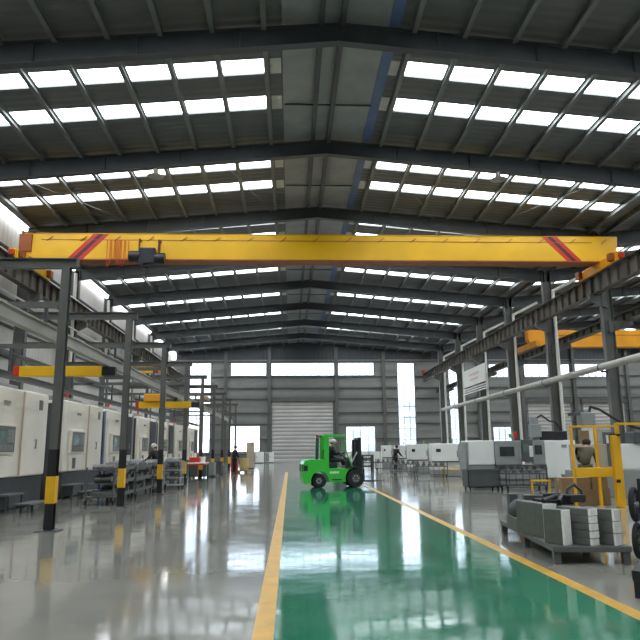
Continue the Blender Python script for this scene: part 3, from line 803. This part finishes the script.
def standing(lean=0.0, armf=0.35, face=(0, 1, 0), spread=.1, stride=.0):
    # local: +y forward
    s = math.sin(lean)
    P = dict(pelvis=(0, 0, .93), waist=(0, .04 * s, 1.08), chest=(0, .42 * s, 1.32 - .05 * s), neck=(0, .62 * s, 1.5 - .12 * s), head=(0, .74 * s + .02, 1.64 - .16 * s), face=face)
    for n, q in (('l', -1), ('r', 1)):
        P['sho_' + n] = (q * .19, .5 * s, 1.42 - .1 * s)
        P['elb_' + n] = (q * .25, .5 * s + armf * .35, 1.14)
        P['wri_' + n] = (q * .2, .5 * s + armf * .95, 1.08 - .1 * (1 - armf))
        P['hand_' + n] = (q * .19, .5 * s + armf * 1.15, 1.07 - .15 * (1 - armf))
        P['hip_' + n] = (q * .1, 0, .88); P['kne_' + n] = (q * spread, .03 + q * stride * .5, .48); P['ank_' + n] = (q * spread, -.02 + q * stride, .07); P['toe_' + n] = (q * (spread + .03), .15 + q * stride, .045)
    return P
person('worker in black jacket and white cap standing at a left machine panel', (-5.78, 28.9, 0), math.radians(75), standing(.1, .4), M['blackc'], M['navy'], M['helmet'], 1.0, 'cap')
person('worker in dark clothes standing among bins on the left', (-3.55, 42.6, 0), math.radians(-60), standing(.08, .2, spread=.12), M['navy'], M['blackc'], M['helmet'], 1.0, 'none')
person('worker in dark clothes standing by the far right machines', (7.1, 44.6, 0), math.radians(-60), standing(.2, .35), M['blackc'], M['blackc'], M['helmet'], .98, 'none')
person('worker in olive jacket leaning over behind the yellow cage', (8.2, 18.15, 0), math.radians(-35), standing(.55, .4, (0, .85, -.5)), M['olive'], M['olive'], M['hair'], 1.0, 'cap')

# ------------------------------------------------------------------ forklift
FY = math.radians(7)
FL = (0.45, 26.25, 0)
fk = thing('forklift', 'bright green forklift truck standing on the green lane', 'forklift', FL, FY)
fk.scale = (.94, .94, .965)
def arc(cx, cz, r, a0, a1, n=12):
    return [(cx + r * math.cos(math.radians(a0 + (a1 - a0) * i / n)), cz + r * math.sin(math.radians(a0 + (a1 - a0) * i / n))) for i in range(n + 1)]
MB().prism([(.06, .16), (.0, .35), (0, .93), (.08, 1.08), (.3, 1.13), (.88, 1.1), (.88, .63)] + arc(.69, .28, .37, 62, 195), 'Y', -.56, .56).build('counterweight', M['green'], fk, .04)
MB().prism([(.88, .66), (.88, .98), (1.0, 1.0), (1.1, .76), (1.95, .76)] + arc(2.2, .36, .43, 112, 200) + [(1.76, .22), (1.06, .22)] + arc(.69, .28, .37, -8, 58), 'Y', -.54, .54).build('chassis', M['green'], fk, .025)
MB().prism([(1.78, .74), (2.0, .84), (2.35, .82), (2.5, .62), (2.42, .6), (2.2, .78)], 'Y', -.6, -.36).prism([(1.78, .74), (2.0, .84), (2.35, .82), (2.5, .62), (2.42, .6), (2.2, .78)], 'Y', .36, .6).build('fender', M['mast'], fk, .01)
for sy in (-1, 1):
    tl = MB().cbox((-.005, sy * .38, .78), (.03, .2, .26)).build('tail_lamp', M['black'], fk, .01)
    MB().cbox((.1, sy * .562, .78), (.17, .02, .22)).build('side_lamp', M['black'], fk, .005)
def wheel(u, y, r, w, steer=0.0):
    o = MB().lathe([(r * .5, -w / 2), (r * .93, -w / 2), (r, -w * .35), (r, w * .35), (r * .93, w / 2), (r * .5, w / 2)], (0, 0, 0), 'Y', 28).build('wheel', M['rubber'], fk, 0, True)
    o.location = (u, y, r); o.rotation_euler = (0, 0, steer)
    MB().lathe([(0, -w * .54), (r * .32, -w * .54), (r * .5, -w * .53), (r * .5, w * .53), (r * .32, w * .54), (0, w * .54)], (0, 0, 0), 'Y', 20).build('rim', M['mbase'], o, 0, True)
    hb = MB()
    for q in range(6):
        a = q * PI / 3
        for s in (-1, 1): hb.cbox((r * .3 * math.cos(a), s * w * .56, r * .3 * math.sin(a)), (.05, .02, .05))
    hb.build('hub_bolt', M['hub'], o)
for sy in (-1, 1):
    wheel(2.2, sy * .47, .36, .24); wheel(.69, sy * .45, .28, .2, math.radians(-22))
# overhead guard
g = MB()
for sy in (-.5, .5):
    g.bar((.98, sy, .72), (.98, sy, 2.08), .1, .2, (1, 0, 0)); g.bar((.9, sy, 2.08), (1.78, sy, 2.05), .08, .08)
    g.bar((1.76, sy, 2.05), (1.82, sy, 1.4), .05, .05, (1, 0, 0)); g.bar((1.82, sy, 1.4), (2.1, sy, .78), .05, .05, (1, 0, 0))
for u in (.92, 1.1, 1.28, 1.46, 1.64, 1.78): g.bar((u, -.5, 2.07), (u, .5, 2.07), .05, .04)
g.build('overhead_guard', M['green'], fk, .01)
e = MB().bar((.7, .3, 1.1), (.74, .3, 2.0), .13, .13, (1, 0, 0)).build('exhaust_stack', M['dgreen'], fk, .02)
MB().tube((.74, .3, 2.0), (.74, .3, 2.1), .06).build('warning_beacon', M['lampred'], e, 0, True)
MB().bar((.74, .3, 2.04), (.95, .3, 2.04), .05, .05).build('stay', M['mast'], e)
st = MB().box(1.02, 1.5, -.26, .26, .76, .98).build('seat', M['black'], fk, .04)
MB().bar((1.08, 0, .95), (.98, 0, 1.5), .46, .1, (1, 0, 0)).build('seat_back', M['black'], st, .04)
MB().prism([(1.78, .75), (2.02, .75), (2.02, 1.12), (1.92, 1.2)], 'Y', -.45, .45).build('dashboard', M['mast'], fk, .02)
sw = MB().tube((1.9, -.05, 1.1), (1.74, -.05, 1.3), .02).build('steering_column', M['black'], fk)
MB().ring((1.73, -.05, 1.31), (-.6, 0, .8), .16, .016, 20, 6).build('steering_wheel', M['black'], sw, 0, True)
ms = MB()
for sy in (-.32, .32): ms.box(2.36, 2.5, sy - .06, sy + .06, .18, 1.98).box(2.24, 2.36, sy * .8 - .05, sy * .8 + .05, .22, 1.9)
for z in (.3, 1.1, 1.9): ms.box(2.36, 2.44, -.32, .32, z - .05, z + .05)
mst = ms.build('mast', M['mast'], fk, .008)
MB().tube((2.4, 0, .3), (2.4, 0, 1.75), .05).tube((2.42, -.15, .3), (2.42, -.15, 1.9), .02).tube((2.42, .15, .3), (2.42, .15, 1.9), .02).build('lift_cylinder', M['hub'], mst, 0, True)
for sy in (-1, 1): MB().bar((1.95, sy * .42, .78), (2.32, sy * .34, 1.4), .05, .05).build('tilt_cylinder', M['hub'], mst)
cg = MB().box(2.52, 2.58, -.5, .5, .26, .34).box(2.52, 2.58, -.5, .5, .62, .7).box(2.52, 2.56, -.5, .5, 1.2, 1.25)
for y in (-.48, -.24, 0, .24, .48): cg.box(2.52, 2.56, y - .02, y + .02, .34, 1.22)
cg.build('load_backrest', M['mast'], fk)
for sy in (-.28, .28):
    MB().box(2.58, 2.63, sy - .06, sy + .06, .2, .72).prism([(2.6, .2), (3.55, .225), (3.55, .235), (2.6, .255)], 'Y', sy - .06, sy + .06).build('fork', M['mast'], fk)
lg = MB()
for i, (a, b) in enumerate(((1.1, 1.17), (1.2, 1.28), (1.3, 1.38), (1.4, 1.47))):
    lg.prism([(a, .56), (b, .56), (b + .03, .64), (a + .03, .64)], 'Y', -.545, -.5405)
lg.build('logo', M['helmet'], fk)
for s in (-1,):
    MB().box(1.2, 1.6, s * .56 - .0, s * .56 + .02, .3, .34).build('foot_step', M['mast'], fk)
# driver sits on the forklift seat facing its front (+x of the truck)
D = dict(pelvis=(0, 0, 1.06), waist=(0, .0, 1.2), chest=(0, .03, 1.42), neck=(0, .06, 1.58), head=(0, .1, 1.71), face=(.25, .95, -.12))
for n, q in (('l', -1), ('r', 1)):
    D['sho_' + n] = (q * .18, .04, 1.5); D['elb_' + n] = (q * .24, .18, 1.27); D['wri_' + n] = (q * .14, .38, 1.34); D['hand_' + n] = (q * .12, .45, 1.36)
    D['hip_' + n] = (q * .1, .04, 1.04); D['kne_' + n] = (q * .13, .46, 1.06); D['ank_' + n] = (q * .12, .54, .84); D['toe_' + n] = (q * .12, .68, .82)
dx, dy = 1.17 * math.cos(FY), 1.17 * math.sin(FY)
person('forklift driver in dark clothes and white helmet sitting on green truck', (FL[0] + dx, FL[1] + dy, -0.01), FY - PI / 2, D, M['navy'], M['navy'], M['helmet'], 1.0, 'helmet')

# ------------------------------------------------------------------ right side lathes
def lathe(loc, label, W, H=1.72, white=M['white2'], frac=.66, rz=0.0, logo=True):
    t = thing('cnc_lathe', label, 'machine', loc, rz, 'white lathes along the right')
    a = W * frac
    MB().box(.05, W - .05, .1, .9, .0, .35).build('base', M['mgrey'], t, .02)
    MB().box(0.02, W, .12, .9, .35, .78).build('bed', white, t, .02)
    MB().box(0, a, .0, .8, .78, H).build('enclosure', white, t, .03)
    MB().prism([(.02, .78), (.85, .78), (.85, H - .02), (.3, H - .02), (.08, 1.5)], 'X', a, W).build('headstock', M['mgrey'], t, .02)
    MB().box(-.02, a + .1, -.05, .0, .74, .8).build('tray_lip', M['mbase'], t)
    if logo:
        d = MB().box(a * .16, a * .34, -.012, 0, H * .74, H * .84).build('logo_plate', M['glassd'], t)
    MB().box(a - .06, a - .03, -.04, 0, 1.0, 1.35).build('door_handle', M['mbase'], t)
    sl = MB().tube((a * .9, .5, H), (a * .9, .5, H + .12), .025).build('signal_lamp', M['hub'], t, 0, True)
    MB().tube((a * .9, .5, H + .12), (a * .9, .5, H + .26), .04).build('lamp_lens', M['lampgreen'], sl, 0, True)
    return t
lathe((7.55, 54, 0), 'white lathe furthest along the right row', 1.15, 1.75, logo=True)
lathe((7.72, 48, 0), 'white lathe second furthest along the right row', 1.1, 1.72)
lathe((7.3, 40.5, 0), 'white lathe third furthest along the right row', 1.75, 1.72)
lathe((7.55, 35, 0), 'broad white lathe with grey end right before the banner columns', 2.25, 1.72, frac=.62)
# big lathe with grey door
t = thing('cnc_lathe', 'long white lathe with grey windowed sliding doors on the right', 'machine', (6.7, 24.6, 0), 0, 'white lathes along the right')
H = 1.74
MB().box(.1, 4.0, .15, 1.2, 0, .3).build('base', M['mgrey'], t, .02)
MB().box(-.05, 4.05, .05, 1.2, .3, .84).build('bed', M['mgrey'], t, .02)
MB().box(-.0, .98, 0.02, 1.1, .84, H).build('headstock_panel', M['white2'], t, .03)
MB().box(-.1, .0, .1, 1.05, .5, H - .05).build('side_panel', M['mgrey'], t, .02)
d = MB().box(.98, 2.0, -.04, .1, .84, H - .02).build('door', M['mgrey'], t, .02)
MB().box(1.16, 1.72, -.05, -.038, 1.15, 1.5).build('window', M['glassd'], d)
MB().box(1.9, 1.94, -.1, -.04, 1.05, 1.5).build('handle', M['hub'], d)
cp = MB().box(2.0, 2.42, -.1, .15, .95, H + .02).build('control_panel', M['mbase'], t, .02)
MB().box(2.06, 2.25, -.112, -.1, 1.3, 1.6).build('screen', M['screen'], cp)
kp = MB()
kp.box(2.27, 2.41, -.103, -.1, 1.12, 1.53)
for i in range(4):
    for j in range(3): kp.box(2.28 + j * .045, 2.31 + j * .045, -.112, -.1, 1.15 + i * .1, 1.2 + i * .1)
kp.build('keypad', M['white2'], cp)
d = MB().box(2.42, 2.9, -.03, .1, .84, H - .02).build('door', M['mgrey'], t, .02)
MB().box(2.5, 2.78, -.04, -.028, 1.2, 1.55).build('window', M['glassd'], d)
MB().box(2.9, 4.1, -.0, 1.2, .34, H - .02).build('tailstock_panel', M['white2'], t, .03)
MB().box(3.55, 3.75, -.012, 0, 1.45, 1.56).build('maker_mark', M['mgrey'], t)
MB().box(1.0, 2.9, -.1, .05, .76, .84).build('tray_lip', M['mbase'], t, .01)
MB().box(2.9, 3.95, .3, 1.2, H, H + .34).build('tool_magazine', M['black'], t, .03)
MB().box(2.6, 2.86, .3, .6, H - .05, H + .85).cbox((2.73, .4, H + .35), (.36, .4, .5)).build('loader_column', M['mgrey'], t, .02)
MB().path([(2.75, .4, H + .8), (3.0, .35, H + .95), (3.3, .35, H + .72), (3.55, .4, H + .7), (3.75, .45, H + .45), (3.7, .5, H + .2)], .035, 8).build('cable_hose', M['black'], t, 0, True)
sl = MB().tube((1.9, .5, H), (1.9, .5, H + .1), .03).build('signal_lamp', M['hub'], t, 0, True)
MB().cbox((1.97, .5, H + .2), (.14, .12, .24)).build('lamp_lens', M['lampred'], sl, .02); MB().cbox((1.78, .5, H + .18), (.12, .1, .16)).build('beacon_lens', M['lampgreen'], sl, .02)
# machine behind the cage
t = thing('cnc_lathe', 'beige and white machine with loader standing behind the yellow cage', 'machine', (8.45, 19.4, 0), 0, 'white lathes along the right')
MB().box(0.1, 3.4, .1, 1.0, 0, .78).build('base', M['mgrey'], t, .02)
MB().box(.25, 1.4, 0, .95, .78, 1.55).build('enclosure', M['tan'], t, .03)
MB().box(1.45, 3.4, .1, 1.0, .78, 1.55).build('side_enclosure', M['white2'], t, .03)
MB().box(.27, .5, -.03, .2, 1.55, 1.95).build('electric_box', M['card'], t, .01)
MB().box(1.0, 1.4, -.02, .0, .9, 1.9).box(1.0, 1.4, 0, .2, 1.55, 1.9).build('guard_panel', M['mbase'], t, .01)
MB().box(.55, .85, .3, .6, 1.5, 2.1).build('loader_post', M['white2'], t, .02)
la = MB().box(.45, .85, .2, .65, 2.1, 2.5).build('loader_head', M['mgrey'], t, .03)
MB().bar((.1, .4, 2.45), (.8, .4, 2.5), .12, .1).build('loader_arm', M['mbase'], la, .01)
MB().path([(.75, .4, 2.5), (.8, .38, 2.68), (1.05, .35, 2.6), (1.6, .35, 2.25), (2.1, .35, 2.05), (2.5, .35, 1.95)], .04, 8).build('cable_hose', M['black'], t, 0, True)
MB().box(1.9, 2.9, 0, .6, 1.56, 1.9).build('tool_magazine', M['mbase'], t, .03)
MB().box(2.35, 2.6, .0, .1, 1.0, 1.1).tube((2.48, .02, .8), (2.48, .02, 1.0), .09).build('spindle_nose', M['mast'], t)
# bins and carts before the right machines
binbox((6.85, 23.7, 0), 'dark grey lidless bin before the white panel of the long lathe', M['mbase'], (1.15, .8, .6))
def pcart(loc, label, W=1.5, seed=3, pm=M['cartm']):
    random.seed(seed)
    t = thing('parts_cart', label, 'cart', loc, 0, 'steel carts loaded with parts')
    for x in (0, W):
        for y in (0, .7): MB().box(x - .02, x + .02, y - .02, y + .02, .1, .8).build('post', pm, t)
    for z in (.15, .55): MB().box(-.02, W + .02, -.02, .72, z, z + .04).build('shelf', pm, t)
    for i in range(6): MB().box(W * i / 6 + .1, W * i / 6 + .12, -.01, .01, .19, .55).build('rail_bar', pm, t)
    for x in (.05, W - .05):
        for y in (.03, .67): MB().lathe([(0, -.02), (.05, -.02), (.05, .02), (0, .02)], (x, y, .05), 'X', 12).box(x - .02, x + .02, y - .02, y + .02, .05, .15).build('caster', M['rubber'], t, 0, True)
    for i in range(5):
        o = MB().lathe([(0, 0), (.1, 0), (.1, .1), (.06, .12), (.06, .22), (0, .22)], (loc[0] + .15 + i * W / 5.2, loc[1] + .3, loc[2] + .59), 'Z', 14).build('turned_part', M['parts'], None, 0, True)
        tag(o, 'turned steel part, %s from left on %s' % (ORD[i], label.split(',')[0].replace('grey ', '').replace('furthest ', '')), 'steel part', 'turned parts on carts')
    return t
pcart((7.5, 22.9, 0), 'grey parts cart before the long lathe doors, loaded', 1.45, 5, M['mbase'])
tag(MB().cbox((8.55, 22.5, .35), (.7, .08, .06)).cbox((8.25, 22.5, .17), (.06, .08, .34)).cbox((8.85, 22.5, .17), (.06, .08, .34)).build('guard_rail', M['cage'], None, .01), 'short yellow guard rail in front of the long lathe cart', 'rail')
binbox((10.4, 23.6, 0), 'low grey bin at the right foot of the long lathe', M['mgrey'], (1.0, .7, .4))
pcart((6.4, 33.6, 0), 'grey parts cart before the broad white lathe, loaded', 1.6, 6)
tag(MB().cbox((8.5, 34.3, .38), (1.2, .3, .06)).cbox((7.95, 34.3, .18), (.06, .3, .36)).cbox((9.05, 34.3, .18), (.06, .3, .36)).build('low_bench', M['cage'], None, .01), 'low yellow bench at the foot of the broad white lathe', 'bench')
pcart((6.0, 39.0, 0), 'grey parts cart beside the third furthest lathe, loaded', 1.5, 7, M['cartm'])
pcart((5.9, 45.0, 0), 'grey parts cart by the far right worker, loaded', 1.7, 8, M['mbase'])
# benches right of the forklift
t = thing('roller_bench', 'dark roller bench with open frame right of the forklift', 'bench', (4.6, 44, 0))
for x in (0, .9):
    for y in (0, .8): MB().box(x - .06, x + .06, y - .06, y + .06, 0, 1.1).build('leg', M['mbase'], t)
for z in (.35, 1.05): MB().box(-.06, .96, -.06, .86, z - .05, z + .05).build('rail_frame', M['mbase'], t)
for i in range(3): MB().lathe([(0, -.4), (.12, -.4), (.12, .4), (0, .4)], (.2 + .26 * i, .4, .8), 'Y', 14).build('roller', M['parts'], t, 0, True)
t = thing('low_partition', 'low white partition running below the end wall windows', 'partition', (6.2, 74, 0))
for i in range(6): MB().box(i * 1.3, i * 1.3 + 1.26, 0, .08, .1, 1.2).build('panel', M['white2'], t, .01)
for i in range(7): MB().box(i * 1.3 - .04, i * 1.3 + .02, -.02, .1, 0, 1.25).build('post', M['mgrey'], t)

# ------------------------------------------------------------------ yellow cage
cg = thing('safety_cage', 'yellow steel safety cage with mesh gate on the right', 'cage', (7.1, 16.5, 0))
def post(x, y, w, z1, name='post'): MB().box(x - w, x + w, y - w, y + w, 0, z1).box(x - w * 2, x + w * 2, y - w * 2, y + w * 2, 0, .015).build(name, M['cage'], cg, .008)
post(.05, 0, .03, 2.0); post(.68, 0, .035, 2.0); post(1.2, -.1, .045, 2.05); post(1.86, -.15, .04, 2.05)
MB().box(1.02, 1.25, -.18, -.02, 1.72, 1.78).build('clamp', M['black'], cg); MB().box(1.0, 1.14, -.2, -.06, .0, 1.75).build('gate_post', M['cage'], cg, .015)
MB().box(.02, 1.2, -.025, .025, 1.95, 2.0).build('top_rail', M['cage'], cg, .006); MB().box(1.2, 1.9, -.16, -.1, 2.0, 2.06).build('top_rail', M['cage'], cg, .006)
MB().box(.05, 1.2, -.08, .0, .72, .95).build('guard_beam', M['cage'], cg, .012)
mb = MB()
for i in range(12): mb.box(.73 + i * .036, .734 + i * .036, -.008, .008, .95, 1.9)
for i in range(24): mb.box(.72, 1.16, -.006, .006, .97 + i * .04, .974 + i * .04)
mb.build('mesh_panel', M['mgrey'], cg)
MB().box(.95, 1.0, -.03, .02, 1.55, 1.75).build('latch', M['white2'], cg)
for x in (.05, 1.2):
    pass
MB().box(1.02, 1.12, -.22, -.19, .58, .66).build('hinge', M['black'], cg)
for i, (x, y, z, a, b, c, l) in enumerate(((7.45, 17.25, 0, .8, .5, .38, 'brown cardboard box on the floor behind the left cage panel'), (7.4, 17.25, .38, .75, .5, .3, 'brown cardboard box stacked behind the left cage panel'),
                                           (8.05, 17.3, 0, .45, .6, .42, 'brown cardboard box on the floor behind the mesh gate'), (8.05, 17.3, .42, .42, .5, .3, 'brown cardboard box stacked behind the mesh gate'))):
    bx = MB().box(x - a / 2, x + a / 2, y - b / 2, y + b / 2, z, z + c).build('cardboard_box', M['card'], None, .006)
    tag(bx, l, 'box', 'cardboard boxes behind the cage')
    MB().box(x - a / 2 - .002, x + a / 2 + .002, y - .03, y + .03, z + c - .08, z + c + .002).build('tape', M['tan'], bx)

# ------------------------------------------------------------------ pallet table with castings
RZ = math.radians(-6)
PO = (3.33, 8.5)
pt = thing('steel_platform', 'low grey steel platform loaded with castings beside the yellow line', 'platform', (PO[0], PO[1], 0), RZ)
PW, PLn = .98, 3.2
MB().box(0, PW, 0, PLn, .15, .22).build('deck', M['plat'], pt, .008)
for x in (.06, PW - .06):
    for y in (.08, 1.6, PLn - .06): MB().box(x - .045, x + .045, y - .045, y + .045, 0, .15).build('leg', M['plat'], pt)
def onp(x, y, z=.22):   # world x, y on the platform
    return (x, y, z)
def casting(x, y, rz, w, d, h, label, layers=1, z=.22):
    t = thing('machined_casting', label, 'casting', onp(x, y, z), rz, 'grey castings on the steel platform')
    for i in range(layers):
        z0, z1 = h * i / layers, h * (i + 1) / layers - (.005 if layers > 1 else 0)
        o = .006 * ((i * 5) % 3 - 1)
        MB().prism([(-w / 2 + o, -d / 2), (w / 2 - .03, -d / 2), (w / 2 - .03, d / 2), (-w / 2 + o, d / 2)], 'Z', z0, z1).build('block', M['cast'], t, .01)
        MB().prism([(w / 2 - .03, -d / 2 + .004), (w / 2 + o * .5, -d / 2 + .008), (w / 2 + o * .5, d / 2 - .008), (w / 2 - .03, d / 2 - .004)], 'Z', z0 + .003, z1 - .003).build('machined_face', M['bright'], t)
    return t
a45 = math.radians(-58)
casting(3.50, 8.72, a45, .30, .17, .44, 'grey casting block with bright edge at the near left platform corner', 1)
casting(3.82, 8.64, a45, .30, .17, .46, 'grey stacked casting, middle of three on the near platform end', 5)
casting(4.13, 8.62, a45, .28, .17, .45, 'grey stacked casting, rightmost of three on the near platform end', 3)
casting(3.56, 9.62, math.radians(-78), .72, .22, .46, 'large upright grey casting block behind the near left corner block', 1)
casting(3.83, 9.12, a45, .30, .17, .44, 'grey casting block behind the middle near stack', 2)
casting(4.15, 9.1, a45, .28, .17, .42, 'grey casting block behind the rightmost near stack', 1)
casting(3.95, 9.75, math.radians(-70), .42, .22, .43, 'grey casting block in the middle of the platform under black cables', 1)
t = thing('spindle_motor', 'dark round motor lying at the far left of the platform', 'motor', onp(3.76, 10.75), RZ)
MB().lathe([(0, -.3), (.17, -.3), (.2, -.25), (.2, .2), (.16, .3), (0, .3)], (0, 0, .21), 'Y', 24).build('housing', M['mast'], t, .0, True)
MB().box(-.17, .17, -.24, .24, 0, .06).build('foot', M['mbase'], t, .01)
MB().tube((0, -.3, .21), (0, -.38, .21), .05).build('shaft', M['hub'], t, 0, True)
MB().box(-.21, -.17, -.5, .3, .01, .16).build('side_rail', M['cartm'], t, .01)
for i, (x, y, hh, l) in enumerate(((3.82, 11.4, .46, 'small dark upright bracket at the far left corner of the platform'), (4.02, 11.2, .45, 'small dark upright bracket second from left on the platform far end'),
                                   (4.17, 11.15, .45, 'small dark upright bracket third from left on the platform far end'), (4.45, 11.3, .47, 'small dark upright bracket at the far right corner of the platform'))):
    o = MB().prism([(-.08, 0), (.08, 0), (.07, .12), (.07, hh), (-.07, hh), (-.07, .12)], 'Y', -.06, .06).build('bracket', M['mbase'], None, .008)
    o.location = onp(x, y); tag(o, l, 'bracket', 'upright brackets on the platform')
t = thing('cable_bundle', 'black cable and bracket bundle lying on top of the castings', 'cables', onp(3.93, 9.65, .65), RZ)
MB().path([(-.3, -.25, .05), (-.1, -.1, .1), (.1, .05, .07), (.3, .1, .06)], .04, 8).build('hose', M['black'], t, 0, True)
MB().path([(-.25, .1, .04), (0, -.1, .1), (.2, .15, .12), (.3, -.1, .05)], .035, 8).build('hose', M['black'], t, 0, True)
MB().path([(-.1, -.3, .05), (.05, .0, .12), (-.15, .25, .1)], .035, 8).build('hose', M['black'], t, 0, True)
MB().path([(.1, .05, .03), (.14, .05, .2), (.24, .05, .27), (.34, .05, .18), (.36, .05, .02)], .025, 8).build('bow_handle', M['mbase'], t, 0, True)
MB().cbox((-.1, 0, .03), (.42, .4, .07), .3).cbox((.15, -.02, .08), (.3, .3, .1), .5).build('bracket_plate', M['black'], t, .006)

# ------------------------------------------------------------------ spoked wheels at the right edge
t = thing('wheel_stand', 'black stand with two spoked wheels at the right edge', 'stand', (4.47, 8.55, 0), math.radians(-40))
MB().box(.06, .14, -.05, .05, 0, 1.05).box(.02, .4, -.12, .3, 0, .04).build('upright', M['mast'], t, .008)
for z in (.27, .72):
    w = MB().ring((0, 0, z), (1, 0, 0), .19, .035, 28, 8).build('wheel', M['rubber'], t, 0, True)
    sp = MB()
    for q in range(6):
        a = q * PI / 3; sp.bar((0, .03 * math.cos(a), z + .03 * math.sin(a)), (0, .17 * math.cos(a), z + .17 * math.sin(a)), .02, .03, (1, 0, 0))
    sp.build('spoke', M['mbase'], w); MB().tube((-.05, 0, z), (.09, 0, z), .04).build('axle', M['hub'], w, 0, True)
t = thing('machine_foot_stand', 'dark steel stand corner cut by the lower right edge', 'stand', (3.36, 6.62, 0), math.radians(-36))
MB().box(0, .8, 0, .6, .16, .26).build('deck', M['mast'], t, .01)
for x in (.06, .74):
    for y in (.06, .54): MB().box(x - .05, x + .05, y - .05, y + .05, 0, .16).build('leg', M['mast'], t)

# ------------------------------------------------------------------ outside
MB().box(-80, 120, Y1 + .5, 220, -.35, -.2).build('ground', M['yard'], kind=S)
ob = thing('office_building', 'pale building outside seen through the tall end wall windows', 'building', (22, 150, -.2))
MB().box(-14, 30, 0, 12, 0, 13).build('block', M['concrete'], ob)
for i in range(4):
    for j in range(10): MB().box(-12.5 + j * 4.2, -10 + j * 4.2, -.06, 0.02, 1.2 + i * 3.1, 2.9 + i * 3.1).build('window', M['yard'], ob)

# ------------------------------------------------------------------ sky, camera, view
w = bpy.data.worlds.new('overcast_sky'); scn.world = w; w.use_nodes = True
N = w.node_tree.nodes; L = w.node_tree.links; bg = N['Background']
tc = N.new('ShaderNodeTexCoord'); nz = N.new('ShaderNodeTexNoise'); nz.inputs['Scale'].default_value = 2.0
cr = N.new('ShaderNodeValToRGB'); cr.color_ramp.elements[0].color = (.82, .9, 1, 1); cr.color_ramp.elements[1].color = (1, 1, 1, 1)
L.new(tc.outputs['Generated'], nz.inputs['Vector']); L.new(nz.outputs['Fac'], cr.inputs['Fac']); L.new(cr.outputs['Color'], bg.inputs['Color'])
bg.inputs['Strength'].default_value = 3.2

F = 650.0
T, P, RO = math.radians(11.2873), math.radians(2.68926), math.radians(0.5)
fw = Vector((math.sin(P) * math.cos(T), math.cos(P) * math.cos(T), math.sin(T)))
r0 = Vector((math.cos(P), -math.sin(P), 0)); u0 = r0.cross(fw)
rt = r0 * math.cos(RO) - u0 * math.sin(RO); up = u0 * math.cos(RO) + r0 * math.sin(RO)
cd = bpy.data.cameras.new('camera'); cam = bpy.data.objects.new('camera', cd); COL.objects.link(cam)
cd.sensor_width = 36; cd.lens = 36 * F / 640; cd.clip_end = 500; cd.clip_start = 0.05
cam.matrix_world = Matrix(((rt.x, up.x, -fw.x, 0), (rt.y, up.y, -fw.y, 0), (rt.z, up.z, -fw.z, 1.45), (0, 0, 0, 1)))
scn.camera = cam
vs = scn.view_settings
vs.view_transform = 'Standard'; vs.look = 'None'; vs.gamma = 1; vs.use_curve_mapping = False; vs.exposure = 0.97
scn.cycles.use_denoising = True
scn.cycles.max_bounces = 10; scn.cycles.diffuse_bounces = 5; scn.cycles.sample_clamp_indirect = 8
